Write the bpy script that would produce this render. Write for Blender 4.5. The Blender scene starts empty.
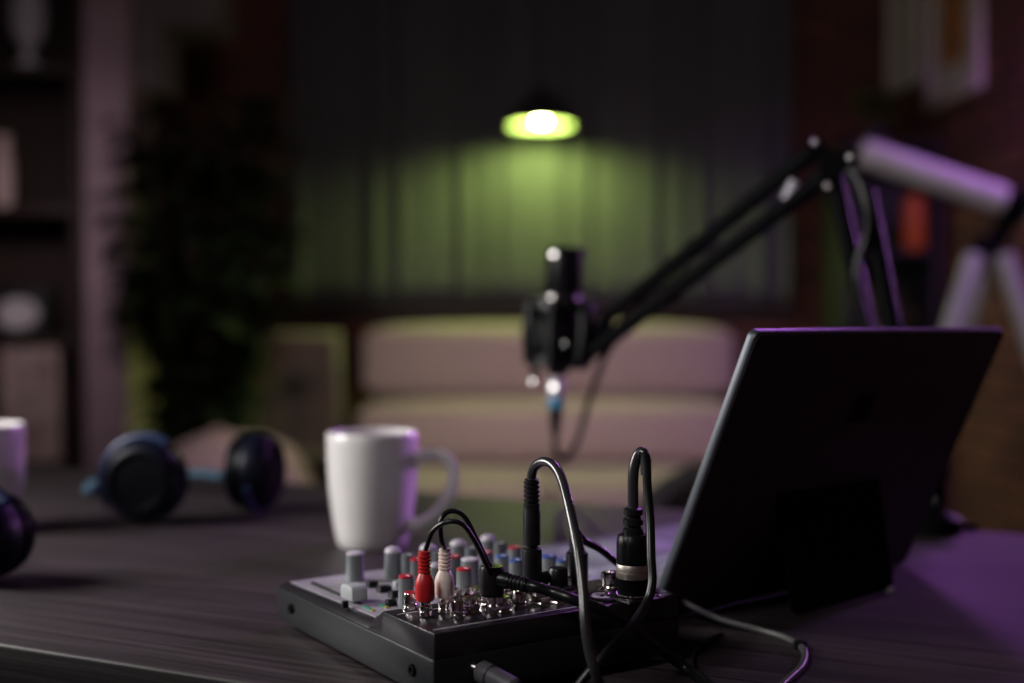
import bpy, bmesh, math, random
from mathutils import Vector, Matrix
random.seed(7)
C = bpy.context.scene.collection
SC = bpy.context.scene
V = Vector
pi = math.pi

# ------------------------------------------------------------------ camera
F = 1200.0
DESK = 0.74
CZ = DESK + 0.20
PITCH = math.atan(21.5 / F)
cam_d = bpy.data.cameras.new('camera')
cam = bpy.data.objects.new('camera', cam_d); C.objects.link(cam)
cam.location = (0, 0, CZ)
cam.rotation_euler = (pi / 2 - PITCH, 0, 0)
cam_d.sensor_width = 36.0
cam_d.lens = 36.0 * F / 1024.0
cam_d.clip_start = 0.02
cam_d.dof.use_dof = True
cam_d.dof.focus_distance = 0.665
cam_d.dof.aperture_fstop = 2.8
SC.camera = cam
CM = Matrix.Translation((0, 0, CZ)) @ Matrix.Rotation(pi / 2 - PITCH, 4, 'X')


def ray(px, py):
    return (CM.to_3x3() @ V(((px - 512) / F, -(py - 341.5) / F, -1.0)))


def P(px, py, d):
    """point on the line of sight at distance d into the room"""
    r = ray(px, py)
    return V((0, 0, CZ)) + r * (d / r.y)


def Z(px, py, z):
    """point on the line of sight at height z"""
    r = ray(px, py)
    return V((0, 0, CZ)) + r * ((z - CZ) / r.z)


# ------------------------------------------------------------------ materials
def lk(nt, a, b):
    nt.links.new(a, b)


def mat(name, col, rough=0.5, metal=0.0, var=0.12, scale=40.0, bump=0.0, spec=None, coat=0.0, emit=None, estr=0.0,
        trans=0.0, sheen=0.0):
    m = bpy.data.materials.new(name); m.use_nodes = True
    nt = m.node_tree; b = nt.nodes['Principled BSDF']
    tc = nt.nodes.new('ShaderNodeTexCoord')
    n = nt.nodes.new('ShaderNodeTexNoise'); n.inputs['Scale'].default_value = scale; n.inputs['Detail'].default_value = 4
    lk(nt, tc.outputs['Object'], n.inputs['Vector'])
    r = nt.nodes.new('ShaderNodeValToRGB')
    lo = [max(0, c * (1 - var)) for c in col]; hi = [min(1, c * (1 + var)) for c in col]
    r.color_ramp.elements[0].color = (*lo, 1); r.color_ramp.elements[1].color = (*hi, 1)
    r.color_ramp.elements[0].position = 0.3; r.color_ramp.elements[1].position = 0.7
    lk(nt, n.outputs['Fac'], r.inputs['Fac'])
    lk(nt, r.outputs['Color'], b.inputs['Base Color'])
    b.inputs['Roughness'].default_value = rough
    b.inputs['Metallic'].default_value = metal
    if spec is not None: b.inputs['Specular IOR Level'].default_value = spec
    b.inputs['Coat Weight'].default_value = coat
    b.inputs['Transmission Weight'].default_value = trans
    b.inputs['Sheen Weight'].default_value = sheen
    if emit:
        b.inputs['Emission Color'].default_value = (*emit, 1); b.inputs['Emission Strength'].default_value = estr
    if bump:
        bp = nt.nodes.new('ShaderNodeBump'); bp.inputs['Strength'].default_value = bump; bp.inputs['Distance'].default_value = 0.01
        lk(nt, n.outputs['Fac'], bp.inputs['Height']); lk(nt, bp.outputs['Normal'], b.inputs['Normal'])
    return m


def brick_mat(name, c1, c2, mortar, axis):
    m = bpy.data.materials.new(name); m.use_nodes = True
    nt = m.node_tree; b = nt.nodes['Principled BSDF']
    tc = nt.nodes.new('ShaderNodeTexCoord')
    s = nt.nodes.new('ShaderNodeSeparateXYZ'); cb = nt.nodes.new('ShaderNodeCombineXYZ')
    lk(nt, tc.outputs['Object'], s.inputs[0])
    lk(nt, s.outputs[axis], cb.inputs['X']); lk(nt, s.outputs['Z'], cb.inputs['Y'])
    t = nt.nodes.new('ShaderNodeTexBrick')
    t.inputs['Scale'].default_value = 1.0
    t.inputs['Brick Width'].default_value = 0.23; t.inputs['Row Height'].default_value = 0.078
    t.inputs['Mortar Size'].default_value = 0.010; t.inputs['Mortar Smooth'].default_value = 0.3
    t.inputs['Color1'].default_value = (*c1, 1); t.inputs['Color2'].default_value = (*c2, 1); t.inputs['Mortar'].default_value = (*mortar, 1)
    lk(nt, cb.outputs[0], t.inputs['Vector'])
    n = nt.nodes.new('ShaderNodeTexNoise'); n.inputs['Scale'].default_value = 6; n.inputs['Detail'].default_value = 6
    lk(nt, tc.outputs['Object'], n.inputs['Vector'])
    mx = nt.nodes.new('ShaderNodeMixRGB'); mx.blend_type = 'MULTIPLY'; mx.inputs[0].default_value = 0.6
    lk(nt, t.outputs['Color'], mx.inputs[1]); lk(nt, n.outputs['Fac'], mx.inputs[2])
    lk(nt, mx.outputs[0], b.inputs['Base Color'])
    b.inputs['Roughness'].default_value = 0.85
    bp = nt.nodes.new('ShaderNodeBump'); bp.inputs['Strength'].default_value = 0.8; bp.inputs['Distance'].default_value = 0.012; bp.invert = True
    lk(nt, t.outputs['Fac'], bp.inputs['Height']); lk(nt, bp.outputs['Normal'], b.inputs['Normal'])
    return m


def wood_mat(name, dark, light, rough=0.4, plank=0.12, along='X', gx=4.0, gy=170.0, seam=True, spec=0.5):
    m = bpy.data.materials.new(name); m.use_nodes = True
    nt = m.node_tree; b = nt.nodes['Principled BSDF']
    tc = nt.nodes.new('ShaderNodeTexCoord')
    mp = nt.nodes.new('ShaderNodeMapping')
    mp.inputs['Scale'].default_value = (gx, gy, gy) if along == 'X' else (gy, gy, gx)
    lk(nt, tc.outputs['Object'], mp.inputs['Vector'])
    n = nt.nodes.new('ShaderNodeTexNoise'); n.inputs['Scale'].default_value = 1.0; n.inputs['Detail'].default_value = 8; n.inputs['Roughness'].default_value = 0.65
    n.inputs['Distortion'].default_value = 0.4
    lk(nt, mp.outputs[0], n.inputs['Vector'])
    r = nt.nodes.new('ShaderNodeValToRGB')
    r.color_ramp.elements[0].position = 0.36; r.color_ramp.elements[0].color = (*dark, 1)
    r.color_ramp.elements[1].position = 0.68; r.color_ramp.elements[1].color = (*light, 1)
    lk(nt, n.outputs['Fac'], r.inputs['Fac'])
    out = r.outputs['Color']
    h = n.outputs['Fac']
    if seam:
        t = nt.nodes.new('ShaderNodeTexBrick')
        t.inputs['Scale'].default_value = 1.0
        t.inputs['Brick Width'].default_value = 3.1; t.inputs['Row Height'].default_value = plank
        t.inputs['Mortar Size'].default_value = 0.0012
        t.inputs['Color1'].default_value = (1, 1, 1, 1); t.inputs['Color2'].default_value = (0.78, 0.78, 0.78, 1); t.inputs['Mortar'].default_value = (0.3, 0.3, 0.3, 1)
        lk(nt, tc.outputs['Object'], t.inputs['Vector'])
        mx = nt.nodes.new('ShaderNodeMixRGB'); mx.blend_type = 'MULTIPLY'; mx.inputs[0].default_value = 1
        lk(nt, out, mx.inputs[1]); lk(nt, t.outputs['Color'], mx.inputs[2]); out = mx.outputs[0]
    lk(nt, out, b.inputs['Base Color'])
    b.inputs['Specular IOR Level'].default_value = spec
    rr = nt.nodes.new('ShaderNodeMapRange'); rr.inputs['To Min'].default_value = rough - 0.08; rr.inputs['To Max'].default_value = rough + 0.14
    lk(nt, n.outputs['Fac'], rr.inputs['Value']); lk(nt, rr.outputs[0], b.inputs['Roughness'])
    bp = nt.nodes.new('ShaderNodeBump'); bp.inputs['Strength'].default_value = 0.35; bp.inputs['Distance'].default_value = 0.0015
    lk(nt, h, bp.inputs['Height']); lk(nt, bp.outputs['Normal'], b.inputs['Normal'])
    return m


M = {}
M['desk'] = wood_mat('dark desk wood', (0.022, 0.017, 0.019), (0.070, 0.053, 0.058), rough=0.48, spec=0.35)
M['desk_edge'] = wood_mat('desk edge wood', (0.030, 0.025, 0.025), (0.10, 0.085, 0.085), rough=0.4, seam=False)
M['black_metal'] = mat('black metal', (0.004, 0.004, 0.005), 0.5, spec=0.04)
M['mic_black'] = mat('microphone black', (0.004, 0.004, 0.005), 0.34, spec=0.25)
M['black_plastic'] = mat('black plastic', (0.007, 0.007, 0.008), 0.36, spec=0.35)
M['rubber'] = mat('black rubber', (0.009, 0.009, 0.010), 0.36, bump=0.05, spec=0.4)
M['cord'] = mat('black cable rubber', (0.009, 0.009, 0.010), 0.30, spec=0.4)
M['gray_cord'] = mat('dark grey cable rubber', (0.026, 0.026, 0.028), 0.24, spec=0.7)
M['plug_grey'] = mat('grey plug rubber', (0.11, 0.11, 0.12), 0.4)
M['mid_cord'] = mat('mid grey cable', (0.10, 0.10, 0.10), 0.4)
M['mixer_body'] = mat('mixer dark grey body', (0.012, 0.0135, 0.016), 0.36, spec=0.4, bump=0.03, scale=300)
M['mixer_panel'] = mat('mixer light panel', (0.42, 0.40, 0.45), 0.42, 0.2)
M['mixer_deck'] = mat('mixer black deck', (0.020, 0.018, 0.022), 0.24)
M['print'] = mat('pale panel print', (0.55, 0.52, 0.58), 0.5)
M['knob'] = mat('grey knob', (0.17, 0.19, 0.20), 0.5)
M['knob_dark'] = mat('dark grey knob', (0.12, 0.135, 0.145), 0.5)
M['cap_white'] = mat('pale knob cap', (0.62, 0.58, 0.66), 0.42)
M['cap_red'] = mat('red knob cap', (0.50, 0.02, 0.04), 0.4)
M['cap_blue'] = mat('blue knob cap', (0.05, 0.11, 0.36), 0.4)
M['fader'] = mat('pale grey fader cap', (0.42, 0.45, 0.46), 0.5)
M['chrome'] = mat('nickel', (0.72, 0.68, 0.66), 0.16, 1.0, var=0.05)
M['bolt'] = mat('bright bolt', (0.85, 0.83, 0.82), 0.32, 1.0, var=0.03)
M['gold'] = mat('brushed champagne metal', (0.74, 0.68, 0.60), 0.42, 1.0, var=0.08)
M['red'] = mat('red plug plastic', (0.55, 0.018, 0.022), 0.38)
M['white_plug'] = mat('cream plug plastic', (0.88, 0.74, 0.67), 0.42)
M['led_green'] = mat('green led', (0.10, 0.42, 0.25), 0.3)
M['led_yellow'] = mat('amber led', (0.70, 0.42, 0.03), 0.3)
M['ceramic'] = mat('white ceramic', (0.78, 0.76, 0.75), 0.28, var=0.03, coat=0.3)
M['laptop'] = mat('matte black laptop', (0.060, 0.044, 0.058), 0.5, spec=0.3)
M['laptop_edge'] = mat('laptop metal edge', (0.10, 0.11, 0.125), 0.42, 0.6)
M['logo'] = mat('glossy black emblem', (0.002, 0.002, 0.003), 0.45, spec=0.2)
M['screen'] = mat('dark glass screen', (0.01, 0.01, 0.012), 0.1)
M['key'] = mat('lavender grey keys', (0.36, 0.36, 0.46), 0.5)
M['keydeck'] = mat('lavender grey keyboard deck', (0.20, 0.20, 0.27), 0.6)
M['hp_blue'] = mat('dark blue headphone shell', (0.005, 0.006, 0.016), 0.4, spec=0.18)
M['hp_black'] = mat('black headphone shell', (0.012, 0.012, 0.016), 0.4)
M['hp_teal'] = mat('slate blue headband', (0.05, 0.10, 0.15), 0.45)
M['hp_yoke'] = mat('blue headphone yoke', (0.016, 0.030, 0.09), 0.4)
M['pad'] = mat('black leatherette', (0.004, 0.004, 0.006), 0.4, spec=0.05, bump=0.15)
M['blue_ring'] = mat('blue cable ring', (0.02, 0.28, 0.52), 0.3)
M['sofa'] = mat('dusty pink sofa fabric', (0.42, 0.33, 0.30), 0.9, bump=0.15, scale=120, sheen=0.2)
M['sofa_base'] = mat('dark sofa base', (0.03, 0.025, 0.025), 0.7)
M['bean'] = mat('pale pink fabric', (0.66, 0.47, 0.52), 0.9, bump=0.1)
M['curtain'] = mat('grey curtain fabric', (0.082, 0.080, 0.098), 0.95, scale=60, bump=0.1)
M['brick'] = brick_mat('dark red brick', (0.26, 0.085, 0.06), (0.15, 0.055, 0.045), (0.07, 0.045, 0.042), 'X')
M['brick_side'] = brick_mat('brown brick', (0.38, 0.13, 0.10), (0.21, 0.075, 0.065), (0.09, 0.05, 0.05), 'Y')
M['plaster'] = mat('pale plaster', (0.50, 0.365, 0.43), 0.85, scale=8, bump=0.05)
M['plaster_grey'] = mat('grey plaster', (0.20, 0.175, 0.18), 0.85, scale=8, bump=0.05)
M['ceiling'] = mat('dark ceiling', (0.06, 0.055, 0.06), 0.9, scale=4)
M['floor'] = wood_mat('dark floor boards', (0.05, 0.03, 0.022), (0.11, 0.07, 0.05), rough=0.45)
M['lamp_out'] = mat('black enamel shade', (0.008, 0.008, 0.008), 0.45)
M['lamp_in'] = mat('darkened grey enamel', (0.14, 0.14, 0.12), 0.6)  # lining colour lowered to hold back its brightness around the bulb
M['bulb'] = mat('glowing bulb', (0.8, 0.8, 0.6), 0.4, emit=(0.70, 1.0, 0.20), estr=440.0)
M['shelf_wood'] = wood_mat('dark brown shelf wood', (0.022, 0.012, 0.010), (0.055, 0.030, 0.024), rough=0.5, seam=False)
M['leaf'] = mat('dark green leaf', (0.020, 0.036, 0.012), 0.55, var=0.5, scale=5)
M['leaf2'] = mat('olive leaf', (0.20, 0.23, 0.05), 0.5, var=0.4, scale=8)
M['bark'] = mat('brown bark', (0.06, 0.04, 0.03), 0.9)
M['pot'] = mat('black pot', (0.02, 0.02, 0.02), 0.6)
M['soil'] = mat('soil', (0.03, 0.02, 0.015), 0.95)
M['frame_pale'] = mat('pale wood frame', (0.72, 0.60, 0.57), 0.6)
M['orange'] = mat('orange glaze', (0.62, 0.13, 0.02), 0.45)
M['tube_white'] = mat('white painted metal', (0.72, 0.68, 0.74), 0.35)
M['silver'] = mat('brushed aluminium', (0.60, 0.58, 0.66), 0.45, 0.15)
M['white_obj'] = mat('off white object', (0.86, 0.82, 0.86), 0.5)
M['grey_obj'] = mat('pale grey object', (0.70, 0.69, 0.74), 0.4)
M['pink_obj'] = mat('dusty pink object', (0.78, 0.60, 0.56), 0.6)
M['chair'] = mat('charcoal chair fabric', (0.06, 0.058, 0.062), 0.85, bump=0.1)


def art_mat(name, cols, scale):
    m = bpy.data.materials.new(name); m.use_nodes = True
    nt = m.node_tree; b = nt.nodes['Principled BSDF']
    tc = nt.nodes.new('ShaderNodeTexCoord'); n = nt.nodes.new('ShaderNodeTexNoise')
    n.inputs['Scale'].default_value = scale; n.inputs['Detail'].default_value = 2
    lk(nt, tc.outputs['Object'], n.inputs['Vector'])
    r = nt.nodes.new('ShaderNodeValToRGB')
    el = r.color_ramp.elements
    for i, c in enumerate(cols):
        pos = 0.3 + 0.4 * i / max(1, len(cols) - 1)
        e = el[i] if i < 2 else el.new(pos)
        e.position = pos; e.color = (*c, 1)
    lk(nt, n.outputs['Fac'], r.inputs['Fac']); lk(nt, r.outputs['Color'], b.inputs['Base Color'])
    b.inputs['Roughness'].default_value = 0.6
    return m


M['art_orange'] = art_mat('orange brown abstract print', [(0.32, 0.11, 0.05), (0.66, 0.25, 0.10), (0.45, 0.16, 0.07)], 7)
M['art_grey'] = art_mat('grey brown abstract print', [(0.10, 0.09, 0.095), (0.46, 0.37, 0.36), (0.56, 0.33, 0.20)], 5)
M['art_pale'] = art_mat('pale blotched print', [(0.30, 0.20, 0.18), (0.62, 0.48, 0.45), (0.72, 0.6, 0.57)], 14)
M['canvas'] = mat('plain pale canvas', (0.74, 0.66, 0.64), 0.8, scale=12)


# ------------------------------------------------------------------ mesh building
def smooth_path(pts, n=10):
    pts = [V(p) for p in pts]
    if len(pts) < 3: return pts
    out = []
    ext = [pts[0] * 2 - pts[1]] + pts + [pts[-1] * 2 - pts[-2]]
    for i in range(1, len(ext) - 2):
        p0, p1, p2, p3 = ext[i - 1:i + 3]
        for k in range(n):
            t = k / n
            out.append(0.5 * ((2 * p1) + (p2 - p0) * t + (2 * p0 - 5 * p1 + 4 * p2 - p3) * t * t + (3 * p1 - p0 - 3 * p2 + p3) * t ** 3))
    out.append(pts[-1])
    return out


def frame_z(d):
    d = V(d).normalized()
    a = V((0, 0, 1)) if abs(d.z) < 0.95 else V((1, 0, 0))
    x = a.cross(d).normalized(); y = d.cross(x)
    return Matrix((x, y, d)).transposed().to_4x4()


class MB:
    def __init__(s): s.bm = bmesh.new()

    def box(s, c, size, bevel=0.0, rot=None, seg=2):
        t = bmesh.new(); bmesh.ops.create_cube(t, size=1.0)
        bmesh.ops.scale(t, vec=V(size), verts=t.verts)
        if bevel: bmesh.ops.bevel(t, geom=list(t.edges), offset=bevel, segments=seg, profile=0.5, affect='EDGES')
        m = Matrix.Translation(V(c))
        if rot is not None: m = m @ rot.to_4x4()
        return s._merge(t, m)

    def box2(s, a, b, bevel=0.0, seg=2):
        a = V(a); b = V(b)
        return s.box((a + b) / 2, [abs(q) for q in (b - a)], bevel, None, seg)

    def _merge(s, t, m=None):
        if m is not None: bmesh.ops.transform(t, matrix=m, verts=t.verts)
        me = bpy.data.meshes.new('tmp'); t.to_mesh(me); t.free(); s.bm.from_mesh(me); bpy.data.meshes.remove(me)
        return s

    def lathe(s, prof, seg=32, m=None, fl=None):
        """prof: list of (radius, z). fl: function(angle, z)->radius factor"""
        t = bmesh.new(); rings = []
        for r, z in prof:
            if r < 1e-6: rings.append([t.verts.new((0, 0, z))]); continue
            ring = []
            for k in range(seg):
                a = 2 * pi * k / seg; q = r * (fl(a, z) if fl else 1)
                ring.append(t.verts.new((q * math.cos(a), q * math.sin(a), z)))
            rings.append(ring)
        for A, B in zip(rings, rings[1:]):
            if len(A) == 1 and len(B) == 1: continue
            for k in range(seg):
                k2 = (k + 1) % seg
                if len(A) == 1: t.faces.new((A[0], B[k], B[k2]))
                elif len(B) == 1: t.faces.new((A[k], A[k2], B[0]))
                else: t.faces.new((A[k], A[k2], B[k2], B[k]))
        bmesh.ops.recalc_face_normals(t, faces=t.faces)
        return s._merge(t, m)

    def rod(s, a, b, r0, r1=None, seg=20, bev=0.0):
        a = V(a); b = V(b); r1 = r0 if r1 is None else r1
        L = (b - a).length
        bev = min(bev, L * 0.45)
        pr = [(0, 0), (r0 - bev, 0), (r0, bev), (r1, L - bev), (r1 - bev, L), (0, L)] if bev else [(0, 0), (r0, 0), (r1, L), (0, L)]
        return s.lathe(pr, seg, Matrix.Translation(a) @ frame_z(b - a))

    def along(s, a, b, prof, seg=24, fl=None):
        a = V(a); b = V(b)
        return s.lathe(prof, seg, Matrix.Translation(a) @ frame_z(b - a), fl)

    def tube(s, pts, r, seg=12, n=10, smooth=True, flat=1.0):
        pts = smooth_path(pts, n) if smooth else [V(p) for p in pts]
        t = bmesh.new(); prev = None; rings = []
        for i, p in enumerate(pts):
            d = (pts[min(i + 1, len(pts) - 1)] - pts[max(i - 1, 0)])
            if d.length < 1e-9: d = V((0, 0, 1))
            d.normalize()
            if prev is None:
                a = V((0, 0, 1)) if abs(d.z) < 0.9 else V((1, 0, 0)); x = a.cross(d).normalized()
            else:
                x = (prev - d * prev.dot(d)).normalized()
            prev = x; y = d.cross(x)
            rr = r(i / (len(pts) - 1)) if callable(r) else r
            rings.append([t.verts.new(p + (x * math.cos(2 * pi * k / seg) + y * flat * math.sin(2 * pi * k / seg)) * rr) for k in range(seg)])
        for A, B in zip(rings, rings[1:]):
            for k in range(seg): t.faces.new((A[k], A[(k + 1) % seg], B[(k + 1) % seg], B[k]))
        t.faces.new(rings[0][::-1]); t.faces.new(rings[-1])
        return s._merge(t)

    def prism(s, poly, x0, x1, axis='x'):
        """extrude a (y,z) polygon along x (or an (x,z) polygon along y)"""
        t = bmesh.new()
        f = (lambda a, q: (a, q[0], q[1])) if axis == 'x' else (lambda a, q: (q[0], a, q[1]))
        A = [t.verts.new(f(x0, q)) for q in poly]; B = [t.verts.new(f(x1, q)) for q in poly]
        t.faces.new(A); t.faces.new(B)
        for k in range(len(poly)):
            k2 = (k + 1) % len(poly); t.faces.new((A[k], A[k2], B[k2], B[k]))
        bmesh.ops.recalc_face_normals(t, faces=t.faces)
        return s._merge(t)

    def bevel(s, off, seg=2, ang=30):
        ed = [e for e in s.bm.edges if len(e.link_faces) == 2 and e.calc_face_angle(0) > math.radians(ang)]
        bmesh.ops.bevel(s.bm, geom=ed, offset=off, segments=seg, profile=0.5, affect='EDGES', clamp_overlap=True)
        return s

    def ball(s, c, r, sc=(1, 1, 1), sub=3):
        t = bmesh.new(); bmesh.ops.create_icosphere(t, subdivisions=sub, radius=r)
        return s._merge(t, Matrix.Translation(V(c)) @ Matrix.Diagonal((*sc, 1)))

    def build(s, name, m, parent=None, smooth=True, inv=None, ang=38):
        if inv is not None: bmesh.ops.transform(s.bm, matrix=inv, verts=s.bm.verts)
        bmesh.ops.remove_doubles(s.bm, verts=s.bm.verts, dist=1e-6)
        if smooth:
            for f in s.bm.faces: f.smooth = True
            for e in s.bm.edges:
                if len(e.link_faces) == 2 and e.calc_face_angle(0) > math.radians(ang): e.smooth = False
        me = bpy.data.meshes.new(name); s.bm.to_mesh(me); s.bm.free()
        o = bpy.data.objects.new(name, me); C.objects.link(o)
        if m is not None: me.materials.append(m)
        if parent is not None: o.parent = parent
        return o


def tag(o, label=None, cat=None, group=None, kind=None):
    if label: o['label'] = label
    if cat: o['category'] = cat
    if group: o['group'] = group
    if kind: o['kind'] = kind
    return o


def thing(name, label, cat, loc=(0, 0, 0), rz=0.0, group=None):
    o = bpy.data.objects.new(name, None); C.objects.link(o)
    o.location = loc; o.rotation_euler = (0, 0, rz); o.empty_display_size = 0.05
    return tag(o, label, cat, group)


def inv_of(o):
    return (Matrix.Translation(o.location) @ o.rotation_euler.to_matrix().to_4x4()).inverted()


def mat_of(o):
    return Matrix.Translation(o.location) @ o.rotation_euler.to_matrix().to_4x4()


def struct(name, mb, m, label, cat):
    o = mb.build(name, m, smooth=False)
    return tag(o, label, cat, kind='structure')


# ------------------------------------------------------------------ room
XL, XR, YB, YF, ZC = -2.4, 1.54, 5.0, -1.6, 2.75
struct('floor', MB().box2((XL, YF, -0.05), (XR, YB, 0)), M['floor'], 'dark wooden floor under the whole room', 'floor')
struct('ceiling', MB().box2((XL, YF, ZC), (XR, YB, ZC + 0.05)), M['ceiling'], 'dark ceiling above the room', 'ceiling')
struct('wall_back', MB().box2((XL, YB, 0), (XR, YB + 0.1, ZC)), M['brick'], 'dark red brick back wall behind the sofa and curtain', 'wall')
struct('wall_right', MB().box2((XR, YF, 0), (XR + 0.1, YB, ZC)), M['brick_side'], 'brown brick right wall lit purple, with framed pictures', 'wall')
struct('wall_left', MB().box2((XL - 0.1, YF, 0), (XL, YB, ZC)), M['brick'], 'brick left wall behind the dark shelf', 'wall')
struct('wall_front', MB().box2((XL, YF - 0.1, 0), (XR, YF, ZC)), M['plaster'], 'plaster wall behind the camera', 'wall')
xp0, xp1 = P(84, 300, 4.0).x, P(128, 300, 4.0).x
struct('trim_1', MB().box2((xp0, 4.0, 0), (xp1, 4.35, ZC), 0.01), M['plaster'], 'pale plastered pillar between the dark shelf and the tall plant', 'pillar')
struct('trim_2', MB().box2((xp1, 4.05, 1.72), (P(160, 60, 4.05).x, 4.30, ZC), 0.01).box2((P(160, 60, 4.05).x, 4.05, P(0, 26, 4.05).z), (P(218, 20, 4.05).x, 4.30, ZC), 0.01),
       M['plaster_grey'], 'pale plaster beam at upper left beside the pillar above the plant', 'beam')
struct('baseboard_back', MB().box2((XL, YB - 0.02, 0), (XR, YB, 0.10), 0.004), M['shelf_wood'], 'dark baseboard along the back wall', 'baseboard')

# ------------------------------------------------------------------ curtain
cx0, cx1 = P(287, 200, 4.86).x, P(790, 200, 4.86).x
cz0 = P(512, 304, 4.86).z; cz1 = 2.5
cur = thing('window_curtain', 'wide grey pleated curtain hanging on the back wall behind the green lamp', 'curtain', ((cx0 + cx1) / 2, 4.86, cz0))
t = MB()
NU, NV = 420, 14
rows = []
for j in range(NV + 1):
    v = j / NV; row = []
    for i in range(NU + 1):
        u = i / NU; x = cx0 + (cx1 - cx0) * u
        ph = 11.5 * u + 0.35 * math.sin(5.1 * u * 2 * pi) + 0.22 * math.sin(2.3 * u * 2 * pi + 1)
        y = 4.86 + 0.011 * math.sin(2 * pi * ph) + 0.005 * math.sin(2 * pi * ph * 2.1 + 1)
        row.append(t.bm.verts.new((x, y, cz0 + (cz1 - cz0) * v)))
    rows.append(row)
for j in range(NV):
    for i in range(NU): t.bm.faces.new((rows[j][i], rows[j][i + 1], rows[j + 1][i + 1], rows[j + 1][i]))
fc = t.build('fabric', M['curtain'], cur, inv=inv_of(cur))
sm = fc.modifiers.new('thickness', 'SOLIDIFY'); sm.thickness = 0.004
MB().rod((cx0 - 0.08, 4.86, cz1 + 0.02), (cx1 + 0.08, 4.86, cz1 + 0.02), 0.016).build('rod', M['black_metal'], cur, inv=inv_of(cur))
for x in (cx0, cx1):
    MB().rod((x, 4.86, cz1 + 0.02), (x, 5.0, cz1 + 0.02), 0.01).build('bracket', M['black_metal'], cur, inv=inv_of(cur))
t = MB()
struct('trim_3', MB().box2((cx0 - 0.06, 4.93, cz0 - 0.06), (cx1 + 0.06, 5.0, cz0 - 0.02), 0.006), M['shelf_wood'], 'dark sill ledge below the curtain on the brick wall', 'sill')

# ------------------------------------------------------------------ pendant lamp
LAMPY = 4.585
lx, lz = P(541, 128, LAMPY).x, P(541, 126, LAMPY).z
lamp = thing('pendant_lamp', 'black dome pendant lamp glowing green in front of the grey curtain', 'lamp', (lx, LAMPY, lz))
R = 0.122
prof = [(R, 0), (R * 0.985, 0.018), (R * 0.93, 0.045), (R * 0.74, 0.078), (R * 0.44, 0.102), (R * 0.26, 0.112), (R * 0.22, 0.150), (0.012, 0.160), (0, 0.160)]
MB().lathe(prof, 48).build('lamp_shade', M['lamp_out'], lamp)
inner = [(R, 0.0), (R * 0.97, 0.001), (R * 0.955, 0.018), (R * 0.90, 0.043), (R * 0.71, 0.074), (R * 0.42, 0.097), (0, 0.104)]
MB().lathe(inner, 48).build('shade_lining', M['lamp_in'], lamp)
MB().lathe([(0, 0.012), (0.02, 0.014), (0.034, 0.028), (0.036, 0.046), (0.026, 0.066), (0.016, 0.080), (0.016, 0.098), (0, 0.098)], 24).build('bulb', M['bulb'], lamp)
MB().rod((0, 0, 0.155), (0, 0, ZC - lz - 0.03), 0.004, seg=8).build('cord', M['black_plastic'], lamp)
MB().lathe([(0, ZC - lz), (0.05, ZC - lz), (0.05, ZC - lz - 0.02), (0.01, ZC - lz - 0.035), (0, ZC - lz - 0.035)], 24).build('ceiling_rose', M['black_metal'], lamp)

# ------------------------------------------------------------------ sofa
sx0, sx1 = P(362, 400, 4.35).x, P(736, 400, 4.35).x
sw = sx1 - sx0; sxc = (sx0 + sx1) / 2
sofa = thing('sofa', 'dusty pink armless sofa with padded back against the brick wall', 'sofa', (sxc, 4.35, 0))


def cushion(name, x0, x1, y0, y1, z0, z1, puff, parent, inv=None):
    t = MB(); t.box2((x0, y0, z0), (x1, y1, z1))
    bmesh.ops.subdivide_edges(t.bm, edges=t.bm.edges, cuts=7, use_grid_fill=True)
    c = V(((x0 + x1) / 2, (y0 + y1) / 2, (z0 + z1) / 2)); h = V(((x1 - x0) / 2, (y1 - y0) / 2, (z1 - z0) / 2))
    for v in t.bm.verts:
        q = v.co - c; n = V((q.x / h.x, q.y / h.y, q.z / h.z))
        k = 16.0
        l = (abs(n.x) ** k + abs(n.y) ** k + abs(n.z) ** k) ** (1 / k)
        v.co = c + q / max(l, 1e-6) * max(abs(n.x), abs(n.y), abs(n.z))
        ex = (1 - abs(n.x) ** 6)
        if abs(n.y) > 0.8: v.co.y += math.copysign(puff, n.y) * (1 - n.z * n.z) * ex
        if abs(n.z) > 0.8: v.co.z += math.copysign(puff * 0.5, n.z) * (1 - n.y * n.y) * ex
    o = t.build(name, M['sofa'], parent)
    s = o.modifiers.new('subsurf', 'SUBSURF'); s.levels = 1; s.render_levels = 1
    return o


cushion('back_cushion', -sw / 2, sw / 2, -0.02, 0.22, 0.665, 0.915, 0.03, sofa)
cushion('back_cushion', -sw / 2, sw / 2, -0.19, 0.18, 0.44, 0.645, 0.03, sofa)
cushion('seat_cushion', -sw / 2, 0.0, -0.66, 0.0, 0.245, 0.43, 0.015, sofa)
cushion('seat_cushion', 0.0, sw / 2, -0.66, 0.0, 0.245, 0.43, 0.015, sofa)
MB().box2((-sw / 2 + 0.01, -0.63, 0.09), (sw / 2 - 0.01, 0.20, 0.245), 0.02).build('base', M['sofa'], sofa)
MB().box2((-sw / 2 + 0.02, 0.19, 0.09), (sw / 2 - 0.02, 0.26, 0.86), 0.02).build('back_frame', M['sofa'], sofa)
for x in (-sw / 2 + 0.07, sw / 2 - 0.07):
    for y in (-0.56, 0.18):
        MB().rod((x, y, 0), (x, y, 0.095), 0.016, 0.022).build('leg', M['shelf_wood'], sofa)

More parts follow.
